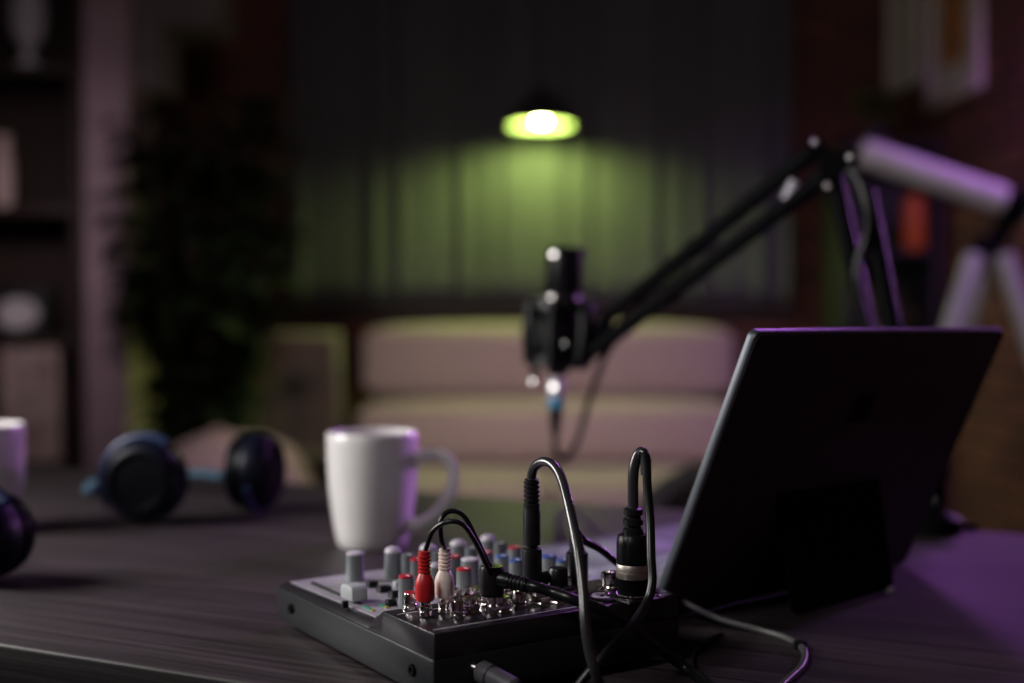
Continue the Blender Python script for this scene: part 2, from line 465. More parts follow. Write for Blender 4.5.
# ------------------------------------------------------------------ desk
dang = -math.atan2(0.4222, 0.9065)
A = Z(0, 644, DESK)
desk = thing('desk', 'dark wood desk carrying the mixer, mugs and laptop', 'desk', (A.x, A.y, 0), dang)
X0, X1, DW = -1.02, 0.95, 0.683
t = MB(); t.box2((X0, 0.0, DESK - 0.036), (X1, DW, DESK), 0.0022, 3)
t.build('tabletop', M['desk'], desk)
for x in (X0 + 0.08, X1 - 0.08):
    for y in (0.07, DW - 0.07):
        MB().box2((x - 0.03, y - 0.03, 0), (x + 0.03, y + 0.03, DESK - 0.036), 0.004).build('leg', M['black_metal'], desk)
for y in (0.07, DW - 0.07):
    MB().box2((X0 + 0.11, y - 0.012, DESK - 0.10), (X1 - 0.11, y + 0.012, DESK - 0.036), 0.003).build('rail', M['black_metal'], desk)


# ------------------------------------------------------------------ mugs
def make_mug(loc, hdir, label, parent_group=None, h=0.1015, r=0.0405):
    mug = thing('mug', label, 'mug', loc, hdir, 'white mugs on the desk')
    rb = r * 0.74
    pr = [(0, 0.003), (rb - 0.006, 0.003), (rb - 0.004, 0), (rb - 0.001, 0.0005), (rb + 0.0015, 0.004)]
    for i in range(1, 13):
        q = i / 12; pr.append((rb + 0.0015 + (r - rb - 0.0015) * (1 - (1 - q) ** 2.3), 0.004 + (h - 0.006) * q))
    pr += [(r - 0.0008, h - 0.0005), (r - 0.0022, h), (r - 0.0034, h - 0.001)]
    for i in range(11, -1, -1):
        q = i / 12; pr.append((rb + 0.0015 + (r - rb - 0.0015) * (1 - (1 - q) ** 2.3) - 0.0038, 0.004 + (h - 0.006) * q + 0.003 * (1 - q)))
    pr += [(0, 0.007)]
    MB().lathe(pr, 64).build('cup', M['ceramic'], mug)
    t = MB(); x = r
    t.tube([(x - 0.003, 0, h * 0.75), (x + 0.008, 0, h * 0.80), (x + 0.020, 0, h * 0.815), (x + 0.031, 0, h * 0.76), (x + 0.0345, 0, h * 0.62), (x + 0.029, 0, h * 0.44), (x + 0.017, 0, h * 0.29), (x + 0.004, 0, h * 0.205), (x - 0.006, 0, h * 0.19)],
           lambda q: 0.0036 + 0.0018 * abs(2 * q - 1) ** 3, seg=14, flat=1.35)
    t.build('handle', M['ceramic'], mug)
    return mug


mc = P(372.5, 440, 1.062)
make_mug((mc.x, 1.062, DESK), math.radians(-14), 'white mug with its handle to the right, standing behind the audio mixer')
m2 = P(-20, 430, 1.135)
make_mug((m2.x, 1.135, DESK), math.radians(150), 'white mug cut by the left edge of the photo, behind the black earcup')

# ------------------------------------------------------------------ mixer
N = V((-0.040, 0.608, DESK)); YAW = math.radians(33.4)
mixer = thing('audio_mixer', 'small dark audio mixer with grey knobs and plugged-in cables on the desk', 'audio mixer', N, YAW)
MM = mat_of(mixer); MI = MM.inverted()
W, L = 0.1655, 0.208
ZD = 0.040


def zp(y):
    if y < 0.060: return ZD
    if y < 0.076: return ZD + (0.0315 - ZD) * (y - 0.060) / 0.016
    return 0.0315 - 0.0025 * (y - 0.076) / (L - 0.076)


def ML(px, py, h):
    """mixer-local point on the line of sight at height h above the desk"""
    return MI @ Z(px, py, DESK + h)


t = MB()
t.prism([(0.002, 0.005), (L - 0.006, 0.005), (L, 0.010), (L, 0.0265), (0.0, 0.0265), (0.0, 0.008)], 0, W)
t.bevel(0.0014)
t.build('tray', M['mixer_body'], mixer)
# raised top shell: sloped side walls, deck at rear, ramp, panel
t = MB()
prof_y = [0.0005, 0.058, 0.076, L - 0.001]
ins_b, ins_t = 0.0006, 0.0055
bot = []; top = []
for y in prof_y:
    zt = zp(y) if y > 0.001 else ZD
    zt = zt if y != 0.058 else ZD
    it = 0.0008 if y < 0.06 else ins_t
    bot.append((t.bm.verts.new((ins_b, y, 0.0262)), t.bm.verts.new((W - ins_b, y, 0.0262))))
    top.append((t.bm.verts.new((it, y if y < L - 0.01 else y - 0.004, zt)), t.bm.verts.new((W - it, y if y < L - 0.01 else y - 0.004, zt))))
for k in range(3):
    t.bm.faces.new((top[k][0], top[k + 1][0], top[k + 1][1], top[k][1]))
    t.bm.faces.new((bot[k][0], bot[k + 1][0], top[k + 1][0], top[k][0]))
    t.bm.faces.new((bot[k][1], top[k][1], top[k + 1][1], bot[k + 1][1]))
    t.bm.faces.new((bot[k][0], bot[k][1], bot[k + 1][1], bot[k + 1][0]))
t.bm.faces.new((bot[0][0], top[0][0], top[0][1], bot[0][1])); t.bm.faces.new((bot[3][0], bot[3][1], top[3][1], top[3][0]))
bmesh.ops.recalc_face_normals(t.bm, faces=t.bm.faces)
t.bevel(0.0010, 2, 12)
t.build('top_shell', M['mixer_deck'], mixer)
# pale control panel lying on the lower part of the shell
t = MB()
y0, y1 = 0.0785, L - 0.008
t.prism([(y0, zp(y0)), (y1, zp(y1)), (y1, zp(y1) + 0.0006), (y0, zp(y0) + 0.0006)], 0.007, W - 0.007)
t.build('control_panel', M['mixer_panel'], mixer, smooth=False)
# printed rules on the deck
t = MB()
t.box2((0.004, 0.0068, ZD), (W - 0.004, 0.0076, ZD + 0.0002))
t.box2((0.004, 0.046, ZD), (0.108, 0.0465, ZD + 0.0002))
t.build('printed_line', M['print'], mixer, smooth=False)
for yy in (0.022, 0.182):
    MB().lathe([(0, 0), (0.0034, 0), (0.0034, 0.0006), (0.0030, 0.0014), (0.0016, 0.0014), (0.0012, 0.0004), (0, 0.0004)], 18,
               Matrix.Translation((0, yy, 0.0165)) @ frame_z((-1, 0, 0))).build('screw', M['black_metal'], mixer)
for x in (0.02, W - 0.02):
    for y in (0.02, L - 0.02):
        MB().rod((x, y, 0.0), (x, y, 0.0055), 0.006, bev=0.001).build('foot', M['rubber'], mixer)


def knob(px, py, r, h, cap, body='knob', dome=False):
    """py: pixel row of the top of the knob"""
    q = ML(px, py, 0.031 + h)
    q = ML(px, py, zp(q.y) + h)
    z = zp(q.y)
    n = 18
    fl = lambda a, zz: (1 - 0.07 * (0.5 + 0.5 * math.cos(n * a))) if zz > h * 0.12 else 1.06
    hh = h - (r * 0.62 if dome else 0.0012)
    k = MB().lathe([(0, 0), (r, 0), (r, h * 0.08), (r * 0.98, h * 0.14), (r * 0.90, hh), (0, hh)], 72,
                   Matrix.Translation((q.x, q.y, z)), fl).build('knob', M[body], mixer, ang=60)
    if dome:
        pr = [(0, hh)] + [(r * 0.92, hh)] + [(r * 0.92 * math.cos(a), hh + r * 0.62 * math.sin(a)) for a in [0.25 * i for i in range(1, 7)]] + [(0, h)]
    else:
        pr = [(0, hh - 0.0002), (r * 0.90, hh - 0.0002), (r * 0.90, h - 0.0004), (r * 0.80, h), (0, h)]
    c = MB().lathe(pr, 32, Matrix.Translation((q.x, q.y, z))).build('cap', M[cap], mixer)
    c.parent = k
    t = MB().box2((q.x - 0.0004, q.y - r * 0.86, z + h - 0.001), (q.x + 0.0004, q.y - r * 0.1, z + h + 0.0003)) if not dome else None
    if t: t.build('pointer', M['cap_white'], k)
    return q


kd = []
for a in [
    (355, 552, 0.0062, 0.0190, 'cap_white', 'knob', False),
    (393, 546, 0.0060, 0.0215, 'cap_white', 'knob', True),
    (408, 554, 0.0046, 0.0180, 'knob_dark', 'knob_dark', False),
    (406, 575, 0.0048, 0.0190, 'cap_red', 'knob', False),
    (417, 558, 0.0046, 0.0180, 'cap_red', 'knob_dark', False),
    (428, 543, 0.0062, 0.0215, 'cap_white', 'knob', True),
    (435, 562, 0.0046, 0.0180, 'cap_white', 'knob', True),
    (438, 551, 0.0046, 0.0170, 'knob_dark', 'knob_dark', False),
    (454, 555, 0.0048, 0.0190, 'cap_red', 'knob_dark', False),
    (458, 539, 0.0060, 0.0215, 'cap_white', 'knob', True),
    (470, 558, 0.0062, 0.0200, 'cap_white', 'knob', False),
    (464, 575, 0.0048, 0.0190, 'cap_red', 'knob', False),
    (471, 547, 0.0046, 0.0170, 'knob_dark', 'knob_dark', False),
    (488, 534, 0.0060, 0.0215, 'cap_white', 'knob', True),
    (486, 551, 0.0046, 0.0180, 'cap_red', 'knob_dark', False),
    (500, 542, 0.0046, 0.0180, 'knob_dark', 'knob_dark', False),
    (515, 546, 0.0048, 0.0180, 'cap_red', 'knob', False),
    (502, 555, 0.0048, 0.0180, 'cap_blue', 'knob', False),
    (516, 559, 0.0048, 0.0180, 'cap_blue', 'knob', False),
    (549, 555, 0.0056, 0.0180, 'cap_blue', 'knob', False),
    (563, 559, 0.0048, 0.0170, 'cap_blue', 'knob', False),
    (497, 571, 0.0046, 0.0160, 'cap_red', 'knob_dark', False),
]:
    kd.append((a[0], a[1], knob(*a)))

# buttons
for px, py, m, sz in ((384, 586, 'black_plastic', 0.0085), (396, 592, 'black_plastic', 0.0085), (398, 581, 'fader', 0.006), (372, 581, 'black_plastic', 0.007), (345, 602, 'black_plastic', 0.004), (391, 601, 'black_plastic', 0.006)):
    q = ML(px, py, 0.0345); z = zp(q.y)
    MB().box((q.x, q.y, z + 0.0022), (sz, sz * 0.75, 0.0044), 0.0008).build('button', M[m], mixer)
# fader
s0 = ML(312, 584, 0.0305); s1 = ML(352, 606, 0.031)
t = MB(); t.box2((s0.x - 0.0009, s1.y, 0.0306), (s0.x + 0.0009, s0.y, 0.0322)); t.build('fader_slot', M['black_plastic'], mixer, smooth=False)
q = ML(354, 597, 0.0345)
t = MB()
t.prism([(q.y - 0.0085, 0.0335), (q.y + 0.0085, 0.0335), (q.y + 0.0080, 0.0405), (q.y + 0.0060, 0.0420), (q.y, 0.0426), (q.y - 0.0060, 0.0420), (q.y - 0.0080, 0.0405)], q.x - 0.0052, q.x + 0.0052)
t.bevel(0.0009, 2)
fd = t.build('fader', M['fader'], mixer)
MB().box2((q.x - 0.001, q.y - 0.003, 0.0305), (q.x + 0.001, q.y + 0.003, 0.034)).build('fader_stem', M['black_plastic'], fd)
# level meter lights
for i in range(5):
    for row, (pa, pb) in enumerate((((365, 605), (373, 609)), ((380, 603), (387, 606)))):
        px = pa[0] + (pb[0] - pa[0]) * i / 4; py = pa[1] + (pb[1] - pa[1]) * i / 4
        q = ML(px, py, 0.033)
        z = zp(q.y) + 0.0005
        MB().box((q.x, q.y, z + 0.0005), (0.0022, 0.0013, 0.0012), 0.0002).build('meter_light', M['led_yellow' if i == 4 else 'led_green'], mixer)


def rca(x, y, ring=None):
    b = MB().lathe([(0, 0), (0.0046, 0), (0.0046, 0.0012), (0.0036, 0.0016), (0.0040, 0.0020), (0.0042, 0.0030), (0.0036, 0.0034), (0.0036, 0.0088), (0.0033, 0.0092), (0.0018, 0.0092), (0.0014, 0.006), (0, 0.006)], 24,
                   Matrix.Translation((x, y, ZD))).build('phono_socket', M['chrome'], mixer)
    if ring:
        MB().lathe([(0, 0.0089), (0.0034, 0.0089), (0.0034, 0.0095), (0.0015, 0.0095), (0.0015, 0.0088), (0, 0.0088)], 20, Matrix.Translation((x, y, ZD))).build('ring', M[ring], b)
    return b


def jack(x, y, r=0.0058):
    MB().lathe([(0, 0), (r * 1.25, 0), (r * 1.25, 0.001), (r, 0.0014), (r, 0.0042), (r * 0.82, 0.0050), (r * 0.75, 0.0078), (r * 0.56, 0.0080), (r * 0.5, 0.003), (0, 0.003)], 12 if r < 0.005 else 6,
               Matrix.Translation((x, y, ZD))).lathe([(r * 0.5, 0.004), (r * 0.78, 0.004), (r * 0.78, 0.0082), (r * 0.5, 0.0082)], 24, Matrix.Translation((x, y, ZD))).build('jack_socket', M['chrome'], mixer)


red_q = ML(425.5, 617, ZD); wh_q = ML(444, 613.5, ZD)
print('red', red_q, 'white', wh_q)
rca(*ML(410, 609, ZD)[:2], 'cap_red')
for px, py in ((457, 617), (472, 601), (470, 612), (487, 606), (500, 611), (519, 607), (540, 603), (454, 603), (523, 594), (506, 597), (556, 602), (548, 592)):
    q = ML(px, py, ZD)
    (rca if (px % 2) else jack)(q.x, q.y)
for px, py in ((566, 592),):
    q = ML(px, py, ZD); jack(q.x, q.y)
q = ML(611, 588, ZD)
MB().lathe([(0, 0), (0.0078, 0), (0.0078, 0.0015), (0.006, 0.002), (0.006, 0.009), (0.005, 0.0098), (0.0036, 0.0098), (0.003, 0.004), (0, 0.004)], 24, Matrix.Translation((q.x, q.y, ZD))).build('jack_socket', M['chrome'], mixer)
# round combo socket
q = ML(603, 598, ZD)
cs = MB().lathe([(0, 0), (0.0115, 0), (0.0115, 0.0012), (0.0105, 0.0018), (0.0085, 0.0018), (0.0080, 0.0008), (0, 0.0008)], 36, Matrix.Translation((q.x, q.y, ZD))).build('combo_socket', M['black_plastic'], mixer)
MB().lathe([(0.0046, 0.001), (0.0066, 0.001), (0.0066, 0.0018), (0.0046, 0.0018), (0.0046, 0.001)], 28, Matrix.Translation((q.x, q.y, ZD))).build('ring', M['print'], cs)
for k in range(3):
    a = k * 2.09 + 0.4
    MB().lathe([(0, 0.001), (0.0011, 0.001), (0.0011, 0.0017), (0, 0.0017)], 12, Matrix.Translation((q.x + 0.0028 * math.cos(a), q.y + 0.0028 * math.sin(a), ZD))).build('contact', M['print'], cs)
# XLR socket base plate under the big connector
xq = ML(633, 599, ZD)
MB().box((xq.x, xq.y, ZD + 0.0010), (0.026, 0.026, 0.002), 0.0008).build('socket_plate', M['black_plastic'], mixer)
for sx, sy in ((1, -1), (-1, 1), (1, 1), (-1, -1)):
    MB().lathe([(0, 0), (0.0016, 0), (0.0016, 0.0006), (0.0010, 0.0010), (0, 0.0010)], 12, Matrix.Translation((xq.x + sx * 0.0105, xq.y + sy * 0.0105, ZD + 0.002))).build('screw', M['chrome'], mixer)
for x in (W - 0.012, W - 0.022):
    MB().box((x, 0.010, ZD + 0.0008), (0.006, 0.004, 0.0016), 0.0005).build('switch', M['black_plastic'], mixer)


def mw(q, h):
    """world point over mixer-local (x,y) at height h above the desk"""
    return MM @ V((q.x, q.y, h))


# ---------------- red and white phono cable
rw = mw(red_q, ZD); ww = mw(wh_q, ZD)
rc = thing('phono_cable', 'thin black twin cable ending in a red and a white phono plug on the mixer', 'audio cable', rw)
RI = inv_of(rc)


def phono_plug(base, name, m, tilt):
    up = (V((0, 0, 1)) + tilt).normalized(); b = base + up * 0.001
    t = MB()
    pr = [(0, 0.0095), (0.0040, 0.0095), (0.0058, 0.0105), (0.0064, 0.0125), (0.0064, 0.0215), (0.0058, 0.0245), (0.0046, 0.0275), (0.0036, 0.0295)]
    z = 0.0295
    for i in range(5): pr += [(0.0043, z + 0.0003), (0.0043, z + 0.0016), (0.0034, z + 0.0019), (0.0034, z + 0.0026)]; z += 0.0026
    pr += [(0.0038, z + 0.0002), (0.0036, z + 0.0018), (0.0016, z + 0.0022), (0, z + 0.0022)]
    K = 0.78
    pr = [(r_ * 0.84, z_ * K) for r_, z_ in pr]; z *= K
    o = t.along(b, b + up, pr, 28).build(name, M[m], rc, inv=RI)
    c = MB().along(b, b + up, [(r_ * K, z_ * K) for r_, z_ in [(0, 0), (0.0044, 0), (0.0044, 0.0022), (0.0040, 0.0030), (0.0046, 0.0038), (0.0046, 0.0066), (0.0038, 0.0074), (0.0038, 0.0097), (0, 0.0097)]], 24).build('metal_sleeve', M['chrome'], o, inv=RI)
    c['label'] = 'metal sleeve'
    o['label'] = m.replace('_plug', '') + ' plug'
    return b + up * (z + 0.001)


e1 = phono_plug(rw, 'phono_plug', 'red', V((-0.02, 0, 0)))
e2 = phono_plug(ww, 'phono_plug', 'white_plug', V((0.015, 0, 0)))
dd = e1.y
MB().tube([e1, P(427, 546, dd), P(433, 531, dd - 0.003), P(447, 522, dd - 0.008), P(462, 524, dd - 0.008), P(474, 540, dd - 0.004), P(484, 560, dd), P(491, 577, dd + 0.006), P(494, 596, dd + 0.010)], 0.0014, 10).build('cord', M['cord'], rc, inv=RI)
MB().tube([e2, P(441.5, 540, dd), P(440.5, 522, dd), P(446, 513, dd + 0.002), P(456, 511.5, dd + 0.003), P(466, 519, dd + 0.004), P(477, 540, dd + 0.006), P(488, 562, dd + 0.008), P(497, 578, dd + 0.012), P(499, 595, dd + 0.016)], 0.0014, 10).build('cord', M['cord'], rc, inv=RI)

# ---------------- right-angle plug cable
rq = ML(492, 612, ZD); rb = mw(rq, ZD)
ra = thing('angled_jack_cable', 'black cable with a right-angle plug crossing the rear of the mixer to the right', 'audio cable', rb)
AI = inv_of(ra)
t = MB()
t.lathe([(0, 0.0090), (0.0058, 0.0090), (0.0070, 0.0105), (0.0070, 0.0235), (0.0062, 0.0255), (0, 0.0258)], 28, Matrix.Translation(rb))
t.build('plug_body', M['black_plastic'], ra, inv=AI)
MB().lathe([(0, 0), (0.0052, 0), (0.0052, 0.004), (0.0030, 0.0045), (0.0030, 0.0095), (0, 0.0095)], 24, Matrix.Translation(rb)).build('jack_tip', M['chrome'], ra, inv=AI)
d0 = rb.y
sdir = (P(531, 587, d0 - 0.012) - (rb + V((0, 0, 0.0185)))).normalized()
s0 = rb + V((0, 0, 0.0190)) + sdir * 0.0045
pr = [(0, 0), (0.0046, 0), (0.0046, 0.005), (0.0041, 0.006)]
z = 0.006
for i in range(5): pr += [(0.0041, z + 0.0012), (0.0034, z + 0.0014), (0.0034, z + 0.0021), (0.0040, z + 0.0023)]; z += 0.0024
pr += [(0.0036, z), (0, z)]
MB().along(s0, s0 + sdir, pr, 24).build('strain_relief', M['rubber'], ra, inv=AI)
s1 = s0 + sdir * (z - 0.001)
MB().tube([s1, s1 + sdir * 0.006, P(552, 592, 0.640), P(575, 600, 0.634), P(606, 612, 0.640), P(640, 635, 0.652), P(664, 653, 0.668), Z(690, 671, DESK + 0.004), Z(716, 690, DESK + 0.004), Z(760, 720, DESK + 0.004)], 0.0030, 14).build('cord', M['cord'], ra, inv=AI)

# ---------------- straight jack with loop
aq = ML(532, 598, ZD); ab = mw(aq, ZD)
ja = thing('jack_cable', 'black cable arching high from an upright plug in the middle of the mixer', 'audio cable', ab)
JI = inv_of(ja)
MB().lathe([(0, 0.002), (0.0048, 0.002), (0.0058, 0.003), (0.0058, 0.0265), (0.0054, 0.0285), (0.0044, 0.029), (0, 0.029)], 32, Matrix.Translation(ab)).build('adapter', M['black_plastic'], ja, inv=JI)
MB().lathe([(0, 0), (0.0062, 0), (0.0062, 0.0035), (0, 0.0035)], 24, Matrix.Translation(ab)).build('adapter_ring', M['chrome'], ja, inv=JI)
pb = ab + V((0, 0, 0.0285)); ptop = P(531.5, 479, ab.y)
pu = (ptop - pb).normalized(); pl = (ptop - pb).length
pr = [(0, 0), (0.0034, 0), (0.0034, 0.002), (0.0050, 0.0025), (0.0050, pl * 0.52), (0.0045, pl * 0.57), (0.0046, pl * 0.60)]
z = pl * 0.60
for i in range(6): pr += [(0.0046, z + 0.0020), (0.0038, z + 0.0023), (0.0038, z + 0.0029), (0.0045, z + 0.0032)]; z += (pl * 0.38) / 6
pr += [(0.0042, pl), (0.0026, pl + 0.0006), (0, pl + 0.0006)]
MB().along(pb, ptop, pr, 28).build('plug_body', M['rubber'], ja, inv=JI)
da = ab.y
MB().tube([ptop - pu * 0.002, P(532, 474, da - 0.001), P(535.5, 466, da - 0.004), P(544, 461.5, da - 0.010), P(554, 466, da - 0.018), P(562, 480, da - 0.028), P(570, 510, da - 0.044), P(578, 550, da - 0.060), P(583, 590, da - 0.072), P(585, 622, da - 0.080), P(589, 650, da - 0.084), P(596, 675, da - 0.084), Z(606, 700, DESK + 0.003)], 0.0027, 16).build('cord', M['gray_cord'], ja, inv=JI)

# ---------------- XLR connector
xb = mw(xq, ZD + 0.002)
xl = thing('xlr_cable', 'black cable on a thick connector with a silver ring at the right of the mixer', 'audio cable', xb)
XI = inv_of(xl)
MB().lathe([(0, 0), (0.0096, 0), (0.0096, 0.0008), (0.0088, 0.0012), (0.0088, 0.0105), (0, 0.0105)], 36, Matrix.Translation(xb)).build('socket_barrel', M['black_metal'], xl, inv=XI)
MB().lathe([(0.0080, 0.0008), (0.0100, 0.0008), (0.0100, 0.0016), (0.0080, 0.0016)], 36, Matrix.Translation(xb)).build('chrome_rim', M['chrome'], xl, inv=XI)
MB().lathe([(0, 0.0105), (0.0094, 0.0105), (0.0096, 0.0110), (0.0096, 0.0140), (0.0090, 0.0143), (0.0090, 0.0148), (0.0096, 0.0152), (0.0096, 0.0180), (0.0092, 0.0186), (0, 0.0186)], 40, Matrix.Translation(xb)).build('metal_ring', M['gold'], xl, inv=XI)['label'] = 'silver ring'
fl = lambda a, zz: 1 - (0.05 if math.cos(6 * a) > 0.75 else 0) if zz > 0.020 else 1
MB().lathe([(0, 0.0186), (0.0094, 0.0186), (0.0096, 0.0195), (0.0096, 0.030), (0.0090, 0.0345), (0.0080, 0.0355), (0, 0.0355)], 72, Matrix.Translation(xb), fl).build('grip', M['black_plastic'], xl, inv=XI)
pr = [(0, 0.0350), (0.0058, 0.0350), (0.0058, 0.0385), (0.0045, 0.0392), (0.0045, 0.0405), (0.0058, 0.0410), (0.0058, 0.0440), (0.0044, 0.0447), (0.0044, 0.0462), (0.0056, 0.0467), (0.0056, 0.0500), (0.0040, 0.0508), (0, 0.0508)]
MB().lathe(pr, 24, Matrix.Translation(xb)).build('strain_relief', M['rubber'], xl, inv=XI)
dx = xb.y; xt = xb + V((0, 0, 0.050))
MB().tube([xt - V((0, 0, 0.002)), P(633, 495, dx), P(633.5, 472, dx), P(637, 457, dx), P(642, 452, dx - 0.001), P(645.5, 459, dx - 0.003), P(646, 475, dx - 0.004)], 0.0031, 14).build('cord', M['gray_cord'], xl, inv=XI)
MB().tube([P(644, 452.5, dx - 0.003), P(646.5, 468, dx - 0.005), P(647.5, 490, dx - 0.007), P(650, 520, dx - 0.012), P(651, 556, dx - 0.020), P(652, 584, dx - 0.026), P(645, 606, dx - 0.032), P(628, 630, 0.635), P(604, 656, 0.622), P(584, 678, 0.618), Z(570, 700, DESK + 0.004)], 0.0026, 14).build('cord', M['cord'], xl, inv=XI)
MB().box(P(642.5, 455, dx - 0.002), (0.0055, 0.0055, 0.004), 0.0008).build('cable_clip', M['black_plastic'], xl, inv=XI)

# ---------------- plug behind the loop
bq = ML(577, 590, ZD); bb = mw(bq, ZD)
bk = thing('short_jack_cable', 'black upright plug partly behind the arching cable, its cable running behind the silver ring', 'audio cable', bb)
BI = inv_of(bk)
MB().lathe([(0, 0), (0.0056, 0), (0.0056, 0.004), (0, 0.004)], 24, Matrix.Translation(bb)).build('jack_tip', M['chrome'], bk, inv=BI)
MB().lathe([(0, 0.004), (0.0060, 0.004), (0.0066, 0.006), (0.0066, 0.022), (0.0050, 0.0235), (0, 0.0235)], 28, Matrix.Translation(bb)).build('plug_body', M['black_plastic'], bk, inv=BI)
bt = bb + V((0, 0, 0.0232))
pr = [(0, 0)]; z = 0
for i in range(4): pr += [(0.0046 - i * 0.0003, z + 0.0003), (0.0046 - i * 0.0003, z + 0.0018), (0.0036 - i * 0.0003, z + 0.002)]; z += 0.0025
pr += [(0, z)]
MB().along(bt, bt + V((-0.1, 0, 1)), pr, 22).build('strain_relief', M['rubber'], bk, inv=BI)
be = bt + V((-0.1, 0, 1)).normalized() * (z - 0.002)
MB().tube([be, be + V((0.000, 0.002, 0.004)), P(585, 541, bb.y + 0.010), P(600, 549, bb.y + 0.018), P(614, 560, bb.y + 0.026), P(630, 574, bb.y + 0.030), P(650, 590, bb.y + 0.034), MM @ V((W + 0.008, 0.075, 0.012)), MM @ V((W + 0.014, 0.060, 0.0035)), MM @ V((W + 0.018, 0.03, 0.0035))], 0.0024, 12).build('cord', M['cord'], bk, inv=BI)

# low angled plug between
lq = ML(558, 594, ZD); lb = mw(lq, ZD)
lp = thing('low_angled_plug', 'low black angled plug lying across the mixer sockets beside the upright adapter', 'audio plug', lb)
LI = inv_of(lp)
MB().lathe([(0, 0), (0.0050, 0), (0.0050, 0.004), (0, 0.004)], 20, Matrix.Translation(lb)).build('jack_tip', M['chrome'], lp, inv=LI)
MB().lathe([(0, 0.004), (0.0052, 0.004), (0.0058, 0.005), (0.0058, 0.0140), (0.0048, 0.0155), (0, 0.0155)], 24, Matrix.Translation(lb)).build('plug_body', M['black_plastic'], lp, inv=LI)
lv = V((-0.85, -0.1, -0.05)).normalized()
MB().along(lb + V((0, 0, 0.0105)) + lv * 0.004, lb + V((0, 0, 0.0105)) + lv, [(0, 0), (0.0036, 0), (0.0030, 0.010), (0.0022, 0.0125), (0, 0.0125)], 20).build('strain_relief', M['rubber'], lp, inv=LI)

# ---------------- plug in the rear face
rp0 = MM @ V((0.020, 0.0, 0.0185)); rp0 = MM @ V((MI @ Z(462, 662, DESK + 0.0185)).to_3d())
loc = MI @ rp0
rp0 = MM @ V((max(0.008, loc.x), 0.0, 0.0185))
rdir = (MM.to_3x3() @ V((0.30, -1.0, -0.22))).normalized()
rp = thing('rear_jack_cable', 'black plug in the near face of the mixer at the lower edge of the photo', 'audio cable', (rp0.x, rp0.y, DESK))
PI_ = inv_of(rp)
MB().along(rp0, rp0 + rdir, [(0, -0.001), (0.0034, -0.001), (0.0034, 0.003), (0, 0.003)], 20).build('jack_tip', M['chrome'], rp, inv=PI_)
MB().along(rp0, rp0 + rdir, [(0, 0.002), (0.0042, 0.002), (0.0058, 0.004), (0.0060, 0.010), (0.0050, 0.0104), (0.0050, 0.0116), (0.0058, 0.012), (0.0055, 0.026), (0.0040, 0.0275), (0, 0.0275)], 28).build('plug_body', M['plug_grey'], rp, inv=PI_)
q0 = rp0 + rdir * 0.026
q1 = V((q0.x, q0.y, DESK + 0.003)) + V((rdir.x, rdir.y, 0)) * 0.02
MB().tube([q0, q0 + rdir * 0.010, q1 + V((0, 0, 0.001)), q1 + V((rdir.x, rdir.y, 0)) * 0.05 + V((0.01, 0, 0)), q1 + V((rdir.x, rdir.y, 0)) * 0.08 + V((0.05, 0.02, 0))], 0.0030, 12).build('cord', M['gray_cord'], rp, inv=PI_)

# ---------------- cables on the desk
def desk_cable(name, label, pts, r, m='cord'):
    pts = [Z(px, py, DESK + r + (h if h else 0)) for px, py, h in pts]
    o = thing(name, label, 'cable', (pts[0].x, pts[0].y, DESK))
    MB().tube(pts, r, 12).build('cord', M[m], o, inv=inv_of(o))
    return o, pts


o, pts = desk_cable('desk_cable', 'grey cable curling in a wide hook on the desk in front of the laptop',
           [(668, 590, 0.016), (690, 605, 0.010), (720, 619, 0.003), (760, 630, 0), (786, 638, 0), (803, 649, 0), (803, 664, 0), (790, 678, 0), (770, 695, 0), (730, 720, 0)], 0.0021, 'mid_cord')
cl = MB().box(Z(800, 645, DESK + 0.0025), (0.008, 0.006, 0.005), 0.001).build('cable_tie', M['rubber'], o, inv=inv_of(o))
desk_cable('thin_cable', 'thin black cable making a small loop on the desk right of the mixer',
           [(722, 634, 0), (708, 640, 0), (697, 649, 0), (693, 661, 0), (697, 674, 0), (712, 686, 0), (740, 700, 0)], 0.0013)

# ------------------------------------------------------------------ laptop
LB = V((0.092, 0.784, DESK)); LY = math.radians(40.1)
lap = thing('laptop', 'slim black laptop seen from behind, leaning back on its stand', 'laptop', LB, LY)
LM = mat_of(lap); LWd, LHt, LT = 0.300, 0.210, 0.0066
TIL = math.radians(23.9)
z0 = 0.0005
# lid frame: x right, y up the lid, z out of the back (towards the camera)
lidm = Matrix.Translation((0, 0, z0)) @ Matrix(((1, 0, 0), (0, -math.sin(TIL), -math.cos(TIL)), (0, math.cos(TIL), -math.sin(TIL)))).to_4x4()


def rrect(w, h, r, n=6):
    p = []
    for cx, cy, a0 in ((w - r, r, -pi / 2), (w - r, h - r, 0), (r, h - r, pi / 2), (r, r, pi)):
        for k in range(n + 1):
            a = a0 + pi / 2 * k / n; p.append((cx + r * math.cos(a), cy + r * math.sin(a)))
    return p


def plate(poly, z_a, z_b, bev=0.0):
    t = MB()
    A = [t.bm.verts.new((x, y, z_a)) for x, y in poly]; B = [t.bm.verts.new((x, y, z_b)) for x, y in poly]
    t.bm.faces.new(A[::-1]); t.bm.faces.new(B)
    for k in range(len(poly)):
        k2 = (k + 1) % len(poly); t.bm.faces.new((A[k], A[k2], B[k2], B[k]))
    if bev: t.bevel(bev, 2, 50)
    return t


